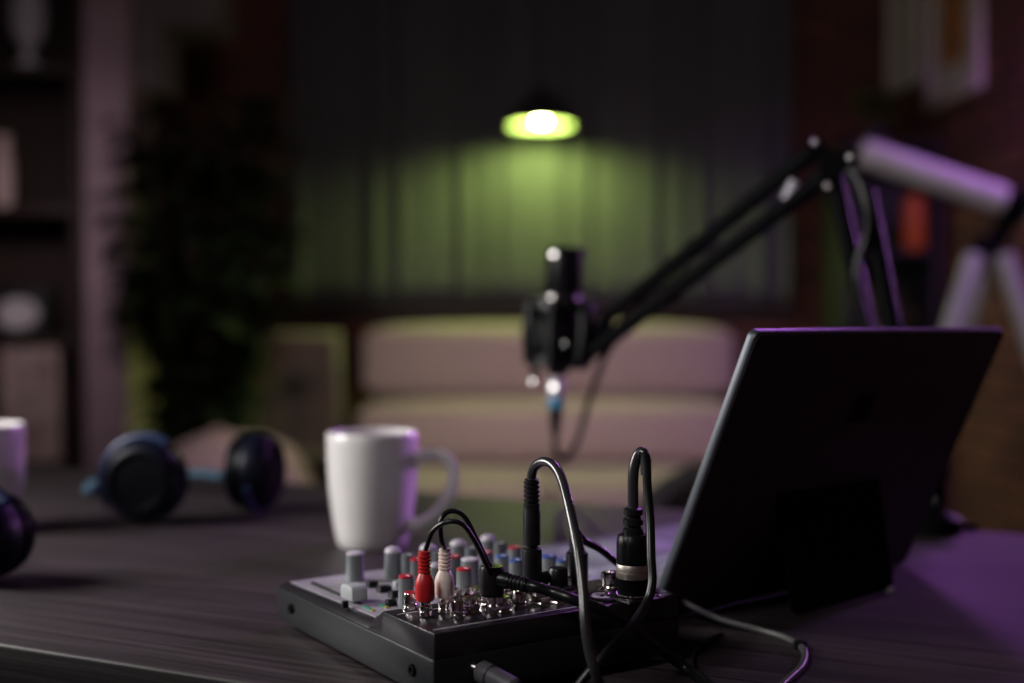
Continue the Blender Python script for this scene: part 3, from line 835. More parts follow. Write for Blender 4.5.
t = plate(rrect(LWd, LHt, 0.005), -LT, -0.0006); bmesh.ops.transform(t.bm, matrix=lidm, verts=t.bm.verts)
t.bevel(0.0012, 2, 60)
lid_o = t.build('lid', M['laptop_edge'], lap)
t = plate(rrect(LWd - 0.003, LHt - 0.003, 0.006), -0.001, 0.0); bmesh.ops.transform(t.bm, matrix=lidm @ Matrix.Translation((0.0015, 0.0015, 0)), verts=t.bm.verts)
t.build('back_cover', M['laptop'], lap)
t = plate(rrect(LWd - 0.012, LHt - 0.012, 0.004), -LT - 0.0004, -LT + 0.0002); bmesh.ops.transform(t.bm, matrix=lidm @ Matrix.Translation((0.006, 0.006, 0)), verts=t.bm.verts)
t.build('screen', M['screen'], lap)
# emblem: four squares
LMI = LM.inverted()
nrm = (LM.to_3x3() @ (lidm.to_3x3() @ V((0, 0, 1))))
op = LM @ lidm @ V((0, 0, 0))
rr = ray(862, 408); tt = (op - V((0, 0, CZ))).dot(nrm) / rr.dot(nrm)
ec = (LM @ lidm).inverted() @ (V((0, 0, CZ)) + rr * tt)
t = MB(); g = 0.0105; gap = 0.0008
for sx in (-1, 1):
    for sy in (-1, 1):
        t.box((ec.x + sx * (g + gap) / 2, ec.y + sy * (g + gap) / 2, 0.0001), (g, g, 0.0006))
bmesh.ops.transform(t.bm, matrix=lidm, verts=t.bm.verts)
t.build('emblem', M['logo'], lap, smooth=False)
# kickstand
fr = LMI @ Z(893, 592, DESK)
hinge_s = 0.092
hp = lidm @ V((0, hinge_s, -0.0022))
kx0, kx1 = 0.085, fr.x
ky = fr.y
kd_ = V((0, ky - hp.y, 0.002 - hp.z)); kl = kd_.length; kd_.normalize()
kn = V((1, 0, 0)).cross(kd_)
km = Matrix.Translation((kx0, hp.y, hp.z)) @ Matrix((V((1, 0, 0)), kd_, kn)).transposed().to_4x4()
t = plate(rrect(kx1 - kx0, kl, 0.006), -0.0008, 0.0008); bmesh.ops.transform(t.bm, matrix=km, verts=t.bm.verts)
ks = t.build('kickstand', M['pad'], lap)
MB().box((kx1 - 0.004, ky, 0.0022), (0.008, 0.005, 0.0042), 0.001).build('stand_foot', M['silver'], ks)
t = MB().rod((kx0 + 0.01, hp.y, hp.z), (kx1 - 0.01, hp.y, hp.z), 0.002, seg=12); t.build('hinge', M['black_metal'], ks)
# keyboard
kb = MB().box2((0.001, 0.010, 0.0015), (LWd - 0.001, 0.225, 0.0065), 0.0015).build('keyboard', M['keydeck'], lap)
for row in range(5):
    n = 13
    for c in range(n):
        if row == 4 and 4 <= c <= 8:
            if c != 4: continue
            xa = 0.012 + 4 * 0.0213; xb_ = 0.012 + 9 * 0.0213 - 0.003
        else:
            xa = 0.012 + c * 0.0213; xb_ = xa + 0.0183
        ya = 0.030 + row * 0.0195
        MB().box2((xa, ya, 0.0064), (xb_, ya + 0.0165, 0.0084), 0.0006).build('key', M['key'], kb)
MB().box2((0.10, 0.145, 0.0064), (0.20, 0.205, 0.0069), 0.0002).build('touchpad', M['key'], kb)

# ------------------------------------------------------------------ headphones
hpz = DESK


def ear_cup(root, inv, c, axis, r, th, squash=1.0, outm='mic_black', shellm='hp_blue', label=None):
    """cup: axis points to the outer face"""
    axis = V(axis).normalized()
    m = Matrix.Translation(c) @ frame_z(axis) @ Matrix.Diagonal((squash, 1, 1, 1))
    cup = MB().lathe([(0, -th * 0.1), (r * 0.95, -th * 0.1), (r, 0), (r * 0.99, th * 0.22), (r * 0.90, th * 0.42), (r * 0.78, th * 0.50), (0, th * 0.50)], 40, m).build('ear_cup', M[shellm], root, inv=inv)
    MB().lathe([(0, th * 0.50), (r * 0.76, th * 0.50), (r * 0.74, th * 0.55), (r * 0.66, th * 0.56), (r * 0.60, th * 0.50), (0, th * 0.53)], 40, m).build('outer_plate', M[outm], cup, inv=None if inv is None else inv)
    pr = [(r * 0.45, -th * 0.10)]
    for i in range(9):
        a = -pi / 2 + pi * i / 8
        pr.append((r * 0.72 + r * 0.27 * math.sin(a) * -1, -th * 0.12 - th * 0.36 * math.cos(a)))
    pr.append((r * 0.45, -th * 0.10))
    MB().lathe(pr, 40, m).build('ear_pad', M['pad'], cup, inv=inv)
    return cup


def headphones(label, ca, aa, cb, ab_, r, th, band, base, bandm='hp_teal'):
    h = thing('headphones', label, 'headphones', base, group='headphones on the desk')
    iv = inv_of(h)
    ear_cup(h, iv, ca, aa, r, th, outm='pad')
    ear_cup(h, iv, cb, ab_, r, th, outm='pad')
    t = MB(); t.tube(band, lambda q: 0.008 + 0.004 * math.sin(pi * q), 14, flat=0.5)
    t.build('headband', M[bandm], h, inv=iv)
    for c, ax, e in ((ca, aa, band[0]), (cb, ab_, band[-1])):
        ax = V(ax).normalized(); u = (V(e) - V(c)); u = (u - ax * u.dot(ax)).normalized(); w = ax.cross(u)
        pts = [V(c) + (u * math.cos(a) + w * math.sin(a)) * (r * 1.08) + ax * th * 0.12 for a in [(-2.3 + 0.3 * i) for i in range(10)]]
        pts = [V((p.x, p.y, max(p.z, DESK + 0.0045))) for p in pts]
        MB().tube(pts, 0.0048, 10).tube([V(c) + u * (r * 1.08) + ax * th * 0.12, V(e)], 0.006, 10).build('yoke', M['hp_yoke'], h, inv=iv)
    return h


ca = P(147, 483, 1.175); ca.z = DESK + 0.0425
cb = P(254, 470, 1.255); cb.z = DESK + 0.0420
headphones('dark blue headphones lying on the desk left of the white mug', ca, (-0.10, -1, 0.06), cb, (0.99, -0.12, 0.02), 0.040, 0.046,
           [P(101, 489, 1.200), P(93, 492, 1.235), P(100, 482, 1.32), P(135, 476, 1.385), P(180, 474, 1.39), P(212, 474, 1.345), P(226, 478, 1.275)],
           (ca.x, ca.y, DESK))
# second pair, cut by the left edge
c2 = P(-14, 530, 0.915); c2.z = DESK + 0.0355
c3 = c2 + V((-0.15, 0.05, 0)); 
headphones('black headphones at the left edge of the photo, one rounded earcup showing', c2, (-0.35, -1, 0.05), c3, (-0.9, -0.4, 0.05), 0.0335, 0.050,
           [c2 + V((-0.040, 0.02, 0.0)), c2 + V((-0.055, 0.06, -0.005)), c2 + V((-0.08, 0.11, -0.012)), c2 + V((-0.12, 0.13, -0.012)), c2 + V((-0.16, 0.11, -0.008)), c3 + V((-0.010, 0.038, 0))],
           (c2.x, c2.y, DESK), 'pad')

# ------------------------------------------------------------------ microphone
MD = 1.39
mic = thing('microphone', 'black studio microphone in a shock mount hanging from the boom arm', 'microphone', P(561, 320, MD))
CI = inv_of(mic)
mt = P(566, 248, MD); mb_ = P(557, 380, MD); mu = (mb_ - mt).normalized(); mlen = (mb_ - mt).length
rm = 0.0215
MB().along(mt, mb_, [(0, 0), (rm - 0.003, 0), (rm, 0.002), (rm, 0.052), (rm * 0.97, 0.053), (rm * 0.97, 0.056), (rm, 0.057), (rm, mlen * 0.78), (rm * 0.8, mlen * 0.86), (rm * 0.45, mlen * 0.97), (0, mlen * 0.97)], 40).build('body', M['mic_black'], mic, inv=CI)
MB().along(mt, mb_, [(rm * 0.9, -0.0005), (rm + 0.0008, 0.0012), (rm + 0.0008, 0.004), (rm * 0.9, 0.004)], 40).build('top_band', M['black_metal'], mic, inv=CI)
MB().along(mt, mb_, [(rm * 0.9, 0.048), (rm + 0.001, 0.049), (rm + 0.001, 0.052), (rm * 0.9, 0.052)], 40).build('grille_band', M['black_metal'], mic, inv=CI)
FN = V((-0.555, -0.827, 0.09)).normalized()  # normal that mirrors the key light towards the camera


def glint_disc(c, r):  # added metal disc, tilted to throw a bright glint
    return MB().along(V(c) - FN * 0.004, V(c), [(0, 0), (r, 0), (r, 0.0036), (r * 0.92, 0.004), (0, 0.004)], 24)


for px, py, d in ((553, 254, MD - 0.021), (551, 298, MD - 0.021)):
    glint_disc(P(px, py, d), 0.0024).build('screw', M['bolt'], mic, inv=CI)  # discs added for the bright spots on the body
sh = thing('shock_mount', 'black shock mount cage around the middle of the microphone', 'shock mount', P(561, 340, MD))
SI = inv_of(sh)
cen = P(561, 335, MD)
for py, rr_ in ((305, 0.034), (362, 0.031)):
    c = mt + mu * ((P(561, py, MD) - mt).dot(mu))
    m = Matrix.Translation(c) @ frame_z(mu)
    MB().lathe([(rr_, -0.007), (rr_ + 0.005, -0.006), (rr_ + 0.005, 0.006), (rr_, 0.007), (rr_ - 0.004, 0.006), (rr_ - 0.004, -0.006), (rr_, -0.007)], 40, m).build('ring', M['mic_black'], sh, inv=SI)
fm = frame_z(mu)
for k in range(6):
    a = k * pi / 3 + 0.3
    v = (fm @ V((math.cos(a), math.sin(a), 0)))
    c0 = mt + mu * ((P(561, 303, MD) - mt).dot(mu)); c1 = mt + mu * ((P(561, 365, MD) - mt).dot(mu))
    cm_ = (c0 + c1) / 2
    MB().tube([c0 + v * 0.036, cm_ + v * (0.034 if k % 2 else 0.038), c1 + v * 0.033], 0.0075, 12).build('cage_arm', M['mic_black'], sh, inv=SI)
    MB().tube([c0 + v * 0.034, cm_ + v * 0.0228, c1 + v * 0.031], 0.0018, 8).build('elastic', M['rubber'], sh, inv=SI)
cc = (mt + mu * ((P(561, 335, MD) - mt).dot(mu)))
MB().along(cc - mu * 0.014, cc + mu * 0.014, [(0.0222, 0), (0.0262, 0), (0.0268, 0.004), (0.0268, 0.024), (0.0262, 0.028), (0.0222, 0.028)], 36).build('clamp', M['mic_black'], sh, inv=SI)
MB().rod(P(537, 356, MD - 0.004), P(533, 383, MD - 0.006), 0.0055, 0.004, bev=0.001).build('knob', M['mic_black'], sh, inv=SI)
glint_disc(P(532, 381, MD - 0.010), 0.0020).build('knob_glint', M['bolt'], sh, inv=SI)  # disc added for the glint at the end of the knob
glint_disc(P(563, 344, MD - 0.034), 0.0016).build('screw', M['bolt'], sh, inv=SI)  # one more glint disc, added in front of the clamp

mc_ = thing('microphone_cable', 'black microphone cable with a blue ring hanging below the microphone', 'cable', P(555, 440, MD))
KI = inv_of(mc_)
xa = P(556.5, 378, MD); xe = P(555, 436, MD)
ud = (xe - xa).normalized(); ul = (xe - xa).length
MB().along(xa, xe, [(0, 0), (0.0082, 0), (0.0088, 0.001), (0.0088, ul * 0.32), (0.0080, ul * 0.34), (0, ul * 0.34)], 28).build('connector_shell', M['silver'], mc_, inv=KI)['label'] = 'silver connector shell'
glint_disc(P(553, 387, MD - 0.010), 0.0036).build('shell_glint', M['bolt'], mc_, inv=KI)  # disc added for the glint on the connector shell
MB().along(xa + ud * ul * 0.34, xe, [(0, 0), (0.0085, 0), (0.0088, 0.001), (0.0088, 0.011), (0.0080, 0.012), (0, 0.012)], 28).build('ring', M['blue_ring'], mc_, inv=KI)['label'] = 'blue ring'
MB().along(xa + ud * (ul * 0.34 + 0.012), xe, [(0, 0), (0.0082, 0), (0.0070, 0.014), (0.0046, 0.030), (0, 0.030)], 28).build('strain_relief', M['rubber'], mc_, inv=KI)
MB().tube([xe - ud * 0.006, P(556, 448, MD), P(560, 457, MD), P(568, 456, MD + 0.005), P(578, 440, MD + 0.008), P(588, 405, MD + 0.010), P(598, 375, MD), P(612, 345, MD - 0.02), P(650, 303, 1.35), P(700, 262, 1.30), P(770, 214, 1.235), P(815, 176, 1.195), P(838, 162, 1.18), P(856, 175, 1.165), P(867, 205, 1.155), P(867, 235, 1.150), P(858, 262, 1.155), P(858, 285, 1.155), P(868, 330, 1.155), P(890, 400, 1.15), P(920, 470, 1.14), P(938, 505, 1.115), Z(948, 522, DESK + 0.004), Z(975, 527, DESK + 0.004)], 0.0036, 12).build('cord', M['cord'], mc_, inv=KI)

# ------------------------------------------------------------------ boom arm
bbase = Z(931, 532, DESK)
boom = thing('boom_arm', 'black jointed microphone boom arm clamped to the desk behind the laptop', 'boom arm', bbase)
OI = inv_of(boom)
ED = 1.193
el = P(830, 160, ED)


def bar(a, b, name='bar', r=0.0088):
    MB().tube([a, b], r, 12, smooth=False).build(name, M['black_metal'], boom, inv=OI)


bar(P(604, 320, MD - 0.015), P(816, 149, ED + 0.005)); bar(P(586, 357, MD - 0.02), P(826, 176, ED - 0.005))
sdv = V((0.010, 0.012, 0))
bar(P(834, 176, ED - 0.010), P(905, 500, 1.15)); bar(P(866, 190, ED - 0.030), P(926, 500, 1.135))
# springs along the first pair
pa = P(640, 303, 1.355); pb_ = P(720, 243, 1.28)
pts = []
for i in range(241):
    q = i / 240; c = pa.lerp(pb_, q); a = q * 2 * pi * 24
    pts.append(c + V((0.0042 * math.cos(a), 0.0042 * math.sin(a) * 0.5, 0.0042 * math.sin(a))))
MB().tube(pts, 0.0009, 6, smooth=False).build('spring', M['black_metal'], boom, inv=OI)
# elbow joint plates
t = MB()
t.rod(P(815, 145, ED - 0.016), P(815, 145, ED + 0.016), 0.0085, bev=0.001); t.rod(P(850, 158, ED - 0.030), P(850, 158, ED + 0.002), 0.0095, bev=0.001); t.rod(P(828, 184, ED - 0.018), P(828, 184, ED + 0.012), 0.0085, bev=0.001)
for off in (-0.014, 0.010):
    a, b, c = P(812, 140, ED + off), P(858, 158, ED + off - 0.012), P(826, 192, ED + off)
    u = MB()
    vs = [t.bm.verts.new(p + V((0, o_, 0))) for o_ in (0, 0.004) for p in (a, b, c)]
    t.bm.faces.new(vs[:3]); t.bm.faces.new(vs[3:][::-1])
    for k in range(3): t.bm.faces.new((vs[k], vs[(k + 1) % 3], vs[3 + (k + 1) % 3], vs[3 + k]))
    u.bm.free()
bmesh.ops.recalc_face_normals(t.bm, faces=t.bm.faces)
t.build('elbow_joint', M['black_metal'], boom, inv=OI)
for px, py in ((815, 142), (851, 157), (828, 186)):
    MB().ball(P(px, py, ED - 0.034 if px == 851 else ED - 0.019), 0.0036, sub=3).build('bolt', M['bolt'], boom, inv=OI)
MB().rod(P(786, 200, ED + 0.020), P(795, 181, ED + 0.016), 0.0055, bev=0.001).build('cable_clip', M['silver'], boom, inv=OI)['label'] = 'silver highlight piece'  # silver piece standing in for the highlight on the lower bar
# head joint by the shock mount
t = MB(); t.tube([P(590, 355, MD - 0.02), P(600, 335, MD - 0.02), P(610, 314, MD - 0.02)], 0.009, 12); t.rod(P(578, 338, MD - 0.004), P(602, 336, MD - 0.018), 0.0085, bev=0.001)
t.build('head_joint', M['black_metal'], boom, inv=OI)
# base
t = MB()
t.lathe([(0, 0.0), (0.026, 0.0), (0.027, 0.002), (0.027, 0.014), (0.022, 0.018), (0.013, 0.020), (0.013, 0.050), (0.016, 0.052), (0.016, 0.070), (0, 0.072)], 32, Matrix.Translation(bbase))
t.build('base', M['black_metal'], boom, inv=OI)
MB().tube([P(905, 494, 1.15), P(916, 500, 1.145), P(926, 494, 1.135)], 0.011, 12).tube([P(916, 498, 1.145), bbase + V((0, 0, 0.065))], 0.011, 12, smooth=False).build('pivot', M['black_metal'], boom, inv=OI)

# ------------------------------------------------------------------ tub chair behind the desk
chp = V((0.455, 1.95, 0))
ch = thing('desk_chair', 'charcoal rounded desk chair behind the desk, mostly hidden by the laptop', 'chair', chp)
t = MB(); rows = []
for j in range(13):
    v = j / 12; row = []
    for i in range(33):
        a = pi * (0.0 + 1.0 * i / 32)           # opening faces -y (towards the desk)
        edge = abs(i / 16 - 1)
        topz = 0.70 - 0.13 * edge ** 1.6
        z = 0.44 + (topz - 0.44) * v
        r = 0.225 - 0.015 * v
        row.append(t.bm.verts.new((r * math.cos(a) * 1.05, r * math.sin(a) * 0.95, z)))
    rows.append(row)
for j in range(12):
    for i in range(32): t.bm.faces.new((rows[j][i], rows[j][i + 1], rows[j + 1][i + 1], rows[j + 1][i]))
o = t.build('backrest', M['chair'], ch); md = o.modifiers.new('thickness', 'SOLIDIFY'); md.thickness = 0.045; md.offset = 1
MB().lathe([(0, 0.40), (0.17, 0.40), (0.20, 0.42), (0.20, 0.47), (0.17, 0.49), (0, 0.50)], 40).build('seat', M['chair'], ch)
MB().rod((0, 0, 0.06), (0, 0, 0.41), 0.025).build('post', M['black_metal'], ch)
for k in range(5):
    a = 2 * pi * k / 5
    l = MB().tube([(0, 0, 0.09), (0.15 * math.cos(a), 0.15 * math.sin(a), 0.085), (0.28 * math.cos(a), 0.28 * math.sin(a), 0.06)], 0.016, 10).build('leg', M['black_metal'], ch)
    MB().ball((0.28 * math.cos(a), 0.28 * math.sin(a), 0.027), 0.027, sub=2).build('caster', M['rubber'], l)

# ------------------------------------------------------------------ pale bean bag
bp_ = P(232, 450, 3.2)
bn = thing('bean_bag', 'pale pink bean bag chair beyond the desk behind the blue headphones', 'bean bag', (bp_.x, 3.2, 0))
topz = P(200, 432, 3.2).z
prf = [(0, 0), (0.30, 0), (0.37, 0.05), (0.385, 0.14), (0.35, 0.26), (0.285, 0.38), (0.235, topz * 0.72), (0.205, topz * 0.84), (0.165, topz * 0.93), (0.09, topz * 0.985), (0, topz)]
MB().lathe(prf, 48, Matrix.Diagonal((1.0, 0.95, 1, 1)), lambda a, z: 1 + 0.025 * math.sin(5 * a + 8 * z) + 0.012 * math.sin(11 * a)).build('cover', M['bean'], bn, ang=80)
MB().tube([(0, 0, topz - 0.012), (-0.02, 0, topz + 0.004), (-0.05, 0, topz + 0.004), (-0.07, 0, topz - 0.014)], 0.008, 10, flat=0.6).build('handle', M['bean'], bn)


# ------------------------------------------------------------------ plants
def leaf(t, p, d, up, ln, wd):
    d = V(d).normalized(); s = d.cross(V(up)).normalized(); n = s.cross(d)
    pts = []
    for q, w in ((0, 0.05), (0.25, 0.85), (0.5, 1.0), (0.78, 0.62), (1, 0.02)):
        c = p + d * ln * q - V((0, 0, 1)) * ln * 0.28 * q * q
        pts.append((t.bm.verts.new(c - s * wd * w * 0.5 + n * wd * 0.12 * w), t.bm.verts.new(c), t.bm.verts.new(c + s * wd * w * 0.5 + n * wd * 0.12 * w)))
    for a, b in zip(pts, pts[1:]):
        t.bm.faces.new((a[0], a[1], b[1], b[0])); t.bm.faces.new((a[1], a[2], b[2], b[1]))


def plant(label, cat, loc, pot_r, pot_h, h, rad, nst, nlf, lm, leaf_len, potm='pot'):
    pl_ = thing('potted_plant', label, cat, loc)
    MB().lathe([(0, 0), (pot_r * 0.78, 0), (pot_r, pot_h), (pot_r * 0.9, pot_h), (pot_r * 0.88, pot_h * 0.9), (0, pot_h * 0.88)], 32).build('pot', M[potm], pl_)
    MB().lathe([(0, pot_h * 0.86), (pot_r * 0.87, pot_h * 0.86), (pot_r * 0.8, pot_h * 0.91), (0, pot_h * 0.92)], 24).build('soil', M['soil'], pl_)
    t = MB(); lf = MB()
    for s in range(nst):
        a = 2 * pi * s / nst + random.uniform(-0.4, 0.4); rr_ = rad * random.uniform(0.25, 1.0); hh = h * random.uniform(0.6, 1.0)
        p0 = V((0.2 * pot_r * math.cos(a), 0.2 * pot_r * math.sin(a), pot_h * 0.88)); p3 = V((rr_ * math.cos(a), rr_ * math.sin(a), hh))
        path = smooth_path([p0, p0.lerp(p3, 0.3) + V((0, 0, h * 0.10)), p0.lerp(p3, 0.7) + V((0, 0, h * 0.05)), p3], 8)
        t.tube(path, max(0.002, pot_r * 0.04), 6, smooth=False)
        for i in range(nlf):
            q = random.uniform(0.12, 1.0); p = path[min(len(path) - 1, int(q * (len(path) - 1)))]
            b = random.uniform(0, 2 * pi); d = V((math.cos(b), math.sin(b), random.uniform(-0.2, 0.7)))
            leaf(lf, p, d, (0, 0, 1), leaf_len * random.uniform(0.6, 1.2), leaf_len * random.uniform(0.32, 0.5))
    t.build('stems', M['bark'], pl_)
    lf.build('foliage', M[lm], pl_)
    return pl_


pc = P(206, 300, 3.75)
plant('tall dark leafy plant between the pale pillar and the grey curtain', 'plant', (pc.x, 3.75, 0), 0.17, 0.32, 1.66, 0.30, 34, 60, 'leaf', 0.155)

# ------------------------------------------------------------------ low cabinet with leaning picture
ca0, ca1 = P(240, 460, 4.55).x, P(350, 460, 4.55).x
ctop = P(290, 462, 4.6).z
cab = thing('low_cabinet', 'dark low cabinet left of the sofa under the curtain', 'cabinet', ((ca0 + ca1) / 2, 4.78, 0))
hw = (ca1 - ca0) / 2
MB().box2((-hw, -0.17, 0.04), (hw, 0.19, ctop), 0.005).build('body', M['shelf_wood'], cab)
for s in (-1, 1):
    d_ = MB().box2((0.004 if s > 0 else -hw + 0.008, -0.188, 0.06), (hw - 0.008 if s > 0 else -0.004, -0.171, ctop - 0.03), 0.003).build('door', M['shelf_wood'], cab)
    MB().ball((s * 0.025, -0.198, ctop * 0.6), 0.011, sub=2).build('knob', M['black_metal'], d_)
for x in (-hw + 0.04, hw - 0.04):
    for y in (-0.13, 0.15): MB().box2((x - 0.02, y - 0.02, 0), (x + 0.02, y + 0.02, 0.045)).build('foot', M['shelf_wood'], cab)


def picture(name, label, w, h, m_frame, m_art, loc, rz, lean=0.0, bw=0.03, mount=None, dep=0.025):
    """frame built in local x (width), z (height), facing -y"""
    o = thing(name, label, 'picture', loc, rz)
    R_ = Matrix.Rotation(-lean, 4, 'X')
    t = MB()
    for a, b in (((-w / 2, -dep, 0), (w / 2, 0, bw)), ((-w / 2, -dep, h - bw), (w / 2, 0, h)), ((-w / 2, -dep, bw), (-w / 2 + bw, 0, h - bw)), ((w / 2 - bw, -dep, bw), (w / 2, 0, h - bw))):
        t.box2(a, b, 0.003)
    bmesh.ops.transform(t.bm, matrix=R_, verts=t.bm.verts); t.build('frame', M[m_frame], o)
    if mount:
        t = MB().box2((-w / 2 + bw, -dep * 0.55, bw), (w / 2 - bw, -0.004, h - bw)); bmesh.ops.transform(t.bm, matrix=R_, verts=t.bm.verts); t.build('mount', M[mount], o)
        mg = bw + 0.2 * (w - 2 * bw)
    else: mg = bw
    t = MB().box2((-w / 2 + mg, -dep * 0.6, mg), (w / 2 - mg, -0.003, h - mg)); bmesh.ops.transform(t.bm, matrix=R_, verts=t.bm.verts); t.build('print', M[m_art], o)
    return o


fx0, fx1 = P(248, 400, 4.72).x, P(340, 400, 4.72).x
ftop = P(290, 331, 4.75).z
picture('framed_picture', 'pale framed grey and brown print leaning on the low cabinet', fx1 - fx0, ftop - ctop, 'frame_pale', 'art_grey', ((fx0 + fx1) / 2, 4.80, ctop), 0, -0.12)

# pictures on right wall
d0, d1 = P(930, 60, 4.42), None
ya, yb = 4.42, 3.93
picture('framed_picture', 'pale framed orange-brown print on the right brick wall', ya - yb, 0.80, 'frame_pale', 'art_orange', (XR, (ya + yb) / 2, P(930, 113, 4.42).z), -pi / 2, 0, 0.05, 'canvas')
picture('wall_canvas', 'plain pale canvas on the right wall, left of the orange-brown print', 0.36, 0.9, 'canvas', 'canvas', (XR, 4.70, P(900, 84, 4.6).z), -pi / 2, 0, 0.02)

# ------------------------------------------------------------------ dark shelf tower at right
tz = P(870, 142, 4.25).z
tw = thing('shelf_tower', 'tall narrow black shelf unit in the right corner of the room', 'shelf', (1.355, 4.42, 0))
MB().box2((-0.165, -0.16, 0), (-0.145, 0.16, tz), 0.002).build('side_panel', M['pot'], tw)
MB().box2((0.145, -0.16, 0), (0.165, 0.16, tz), 0.002).build('side_panel', M['pot'], tw)
MB().box2((-0.145, 0.15, 0), (0.145, 0.16, tz)).build('back_panel', M['pot'], tw)
oz = P(912, 250, 4.3).z
for z in (0.05, 0.42, 0.80, oz - 0.01, tz - 0.01):
    MB().box2((-0.145, -0.155, z - 0.01), (0.145, 0.15, z + 0.01), 0.001).build('shelf_board', M['pot'], tw)
ovx = P(914, 220, 4.32).x
ov = thing('orange_vase', 'orange vase on the black shelf unit below the print', 'vase', (ovx, 4.32, oz))
oh = P(914, 197, 4.32).z - oz; orr = 0.040
MB().lathe([(0, 0), (orr * 0.85, 0), (orr, 0.015), (orr, oh * 0.8), (orr * 0.8, oh * 0.92), (orr * 0.72, oh), (orr * 0.62, oh), (orr * 0.66, oh * 0.9), (orr * 0.85, oh * 0.75), (orr * 0.85, 0.02), (0, 0.015)], 32).build('body', M['orange'], ov)
MB().lathe([(orr * 0.62, oh - 0.002), (orr * 0.78, oh - 0.002), (orr * 0.78, oh + 0.006), (orr * 0.62, oh + 0.006), (orr * 0.62, oh - 0.002)], 32).build('rim', M['orange'], ov)
plant('olive green plant on top of the black shelf unit at right', 'plant', (P(876, 120, 4.42).x, 4.42, tz), 0.055, 0.08, 0.22, 0.09, 9, 10, 'leaf2', 0.085)
plant('small green plant on the black shelf unit below the orange vase', 'plant', (1.36, 4.36, 0.81), 0.05, 0.07, 0.26, 0.09, 9, 10, 'leaf2', 0.08)

# ------------------------------------------------------------------ telescope
TD = 2.9
tpos = P(1016, 215, TD)
tel = thing('telescope', 'white telescope on a silver tripod in front of the right brick wall', 'telescope', (tpos.x, TD, 0))
TI = inv_of(tel)
ta = P(862, 152, TD + 0.02); tb = P(1080, 226, TD - 0.02); tl = (tb - ta).length
rt = 0.034
MB().along(ta, tb, [(0, 0.012), (rt * 0.85, 0.012), (rt * 0.85, 0), (rt * 1.0, 0.0), (rt * 1.0, tl * 0.8), (rt * 0.9, tl * 0.82), (rt * 0.62, tl * 0.84), (rt * 0.62, tl), (0, tl)], 36).build('tube', M['tube_white'], tel, inv=TI)
MB().along(ta, tb, [(0, 0.013), (rt * 0.86, 0.013), (rt * 0.86, 0.018), (0, 0.018)], 32).build('lens', M['screen'], tel, inv=TI)
MB().along(tb, tb + (tb - ta), [(0, -0.01), (0.016, -0.01), (0.016, 0.03), (0.012, 0.045), (0, 0.045)], 24).build('eyepiece', M['black_metal'], tel, inv=TI)
um = ta.lerp(tb, 0.705)
MB().along(um - (tb - ta).normalized() * 0.03, um, [(rt * 0.95, 0), (rt * 1.18, 0), (rt * 1.18, 0.06), (rt * 0.95, 0.06), (rt * 0.95, 0)], 36).build('tube_ring', M['black_metal'], tel, inv=TI)
hub = P(990, 250, TD)
MB().tube([um - V((0, 0, 0.02)), um.lerp(hub, 0.5) + V((0.005, 0, 0)), hub], 0.024, 16).rod(hub - V((0.02, 0, 0.02)), hub + V((-0.01, 0, 0.03)), 0.038, 0.030, bev=0.003).build('mount', M['black_metal'], tel, inv=TI)
for (px, py), d1 in (((975, 256), 2.86), ((1003, 254), 2.86), ((990, 254), 2.96)):
    a = P(px, py, d1)
    if px == 975: b = P(975 - 22 / 70 * 400, 256 + 400, d1 - 0.18)
    elif px == 1003: b = P(1003 + 21 / 64 * 400, 654, d1 - 0.06)
    else: b = a + V((-0.217, 0.34, 0.012 - a.z))
    q = a + (b - a) * (a.z / (a.z - b.z))
    q.z = 0.012
    MB().rod(a, a.lerp(q, 0.62), 0.0235, 0.022, seg=16).rod(a.lerp(q, 0.6), q, 0.015, 0.013, seg=14).rod(q + V((0, 0, -0.012)), q + V((0, 0, 0.02)), 0.017, seg=14).build('leg', M['silver'], tel, inv=TI)

# ------------------------------------------------------------------ left shelf with objects
SD = 3.95
bx0, bx1 = P(-70, 300, SD).x, P(79, 300, SD).x
bk0 = thing('bookshelf', 'dark brown bookshelf with ornaments at the left edge of the photo', 'shelf', ((bx0 + bx1) / 2, SD + 0.17, 0))
w2 = (bx1 - bx0) / 2
for s in (-1, 1):
    MB().box2((s * w2 - (0.03 if s > 0 else 0), -0.17, 0), (s * w2 + (0.03 if s < 0 else 0), 0.17, 2.25), 0.003).build('side_panel', M['shelf_wood'], bk0)
MB().box2((-w2 + 0.03, 0.155, 0), (w2 - 0.03, 0.17, 2.25)).build('back_panel', M['shelf_wood'], bk0)
lev = [P(40, y, SD).z for y in (462, 338, 206, 64)]
for z in [0.06] + lev + [2.23]:
    MB().box2((-w2 + 0.03, -0.165, z - 0.028), (w2 - 0.03, 0.155, z), 0.002).build('shelf_board', M['shelf_wood'], bk0)
# glass-like trophy on upper shelf
x = P(28, 30, SD + 0.08).x
tr = thing('ornament', 'pale grey ornament on the highest visible board of the bookshelf', 'ornament', (x, SD + 0.08, lev[3]))
MB().lathe([(0, 0), (0.045, 0), (0.045, 0.02), (0.014, 0.03), (0.014, 0.06), (0.03, 0.075), (0.055, 0.12), (0.06, 0.19), (0.05, 0.26), (0.03, 0.27), (0, 0.272)], 28).build('body', M['grey_obj'], tr)
MB().lathe([(0.030, 0.268), (0.018, 0.285), (0, 0.29)], 24).build('lid', M['grey_obj'], tr)
x = P(3, 160, SD + 0.06).x
vs = thing('vase', 'dusty pink vase on the second board of the bookshelf', 'vase', (x, SD + 0.06, lev[2]))
MB().lathe([(0, 0), (0.028, 0), (0.034, 0.02), (0.036, 0.10), (0.03, 0.17), (0.022, 0.21), (0.028, 0.24), (0.022, 0.24), (0.018, 0.21), (0, 0.20)], 28).build('body', M['pink_obj'], vs)
x = P(25, 315, SD + 0.05).x
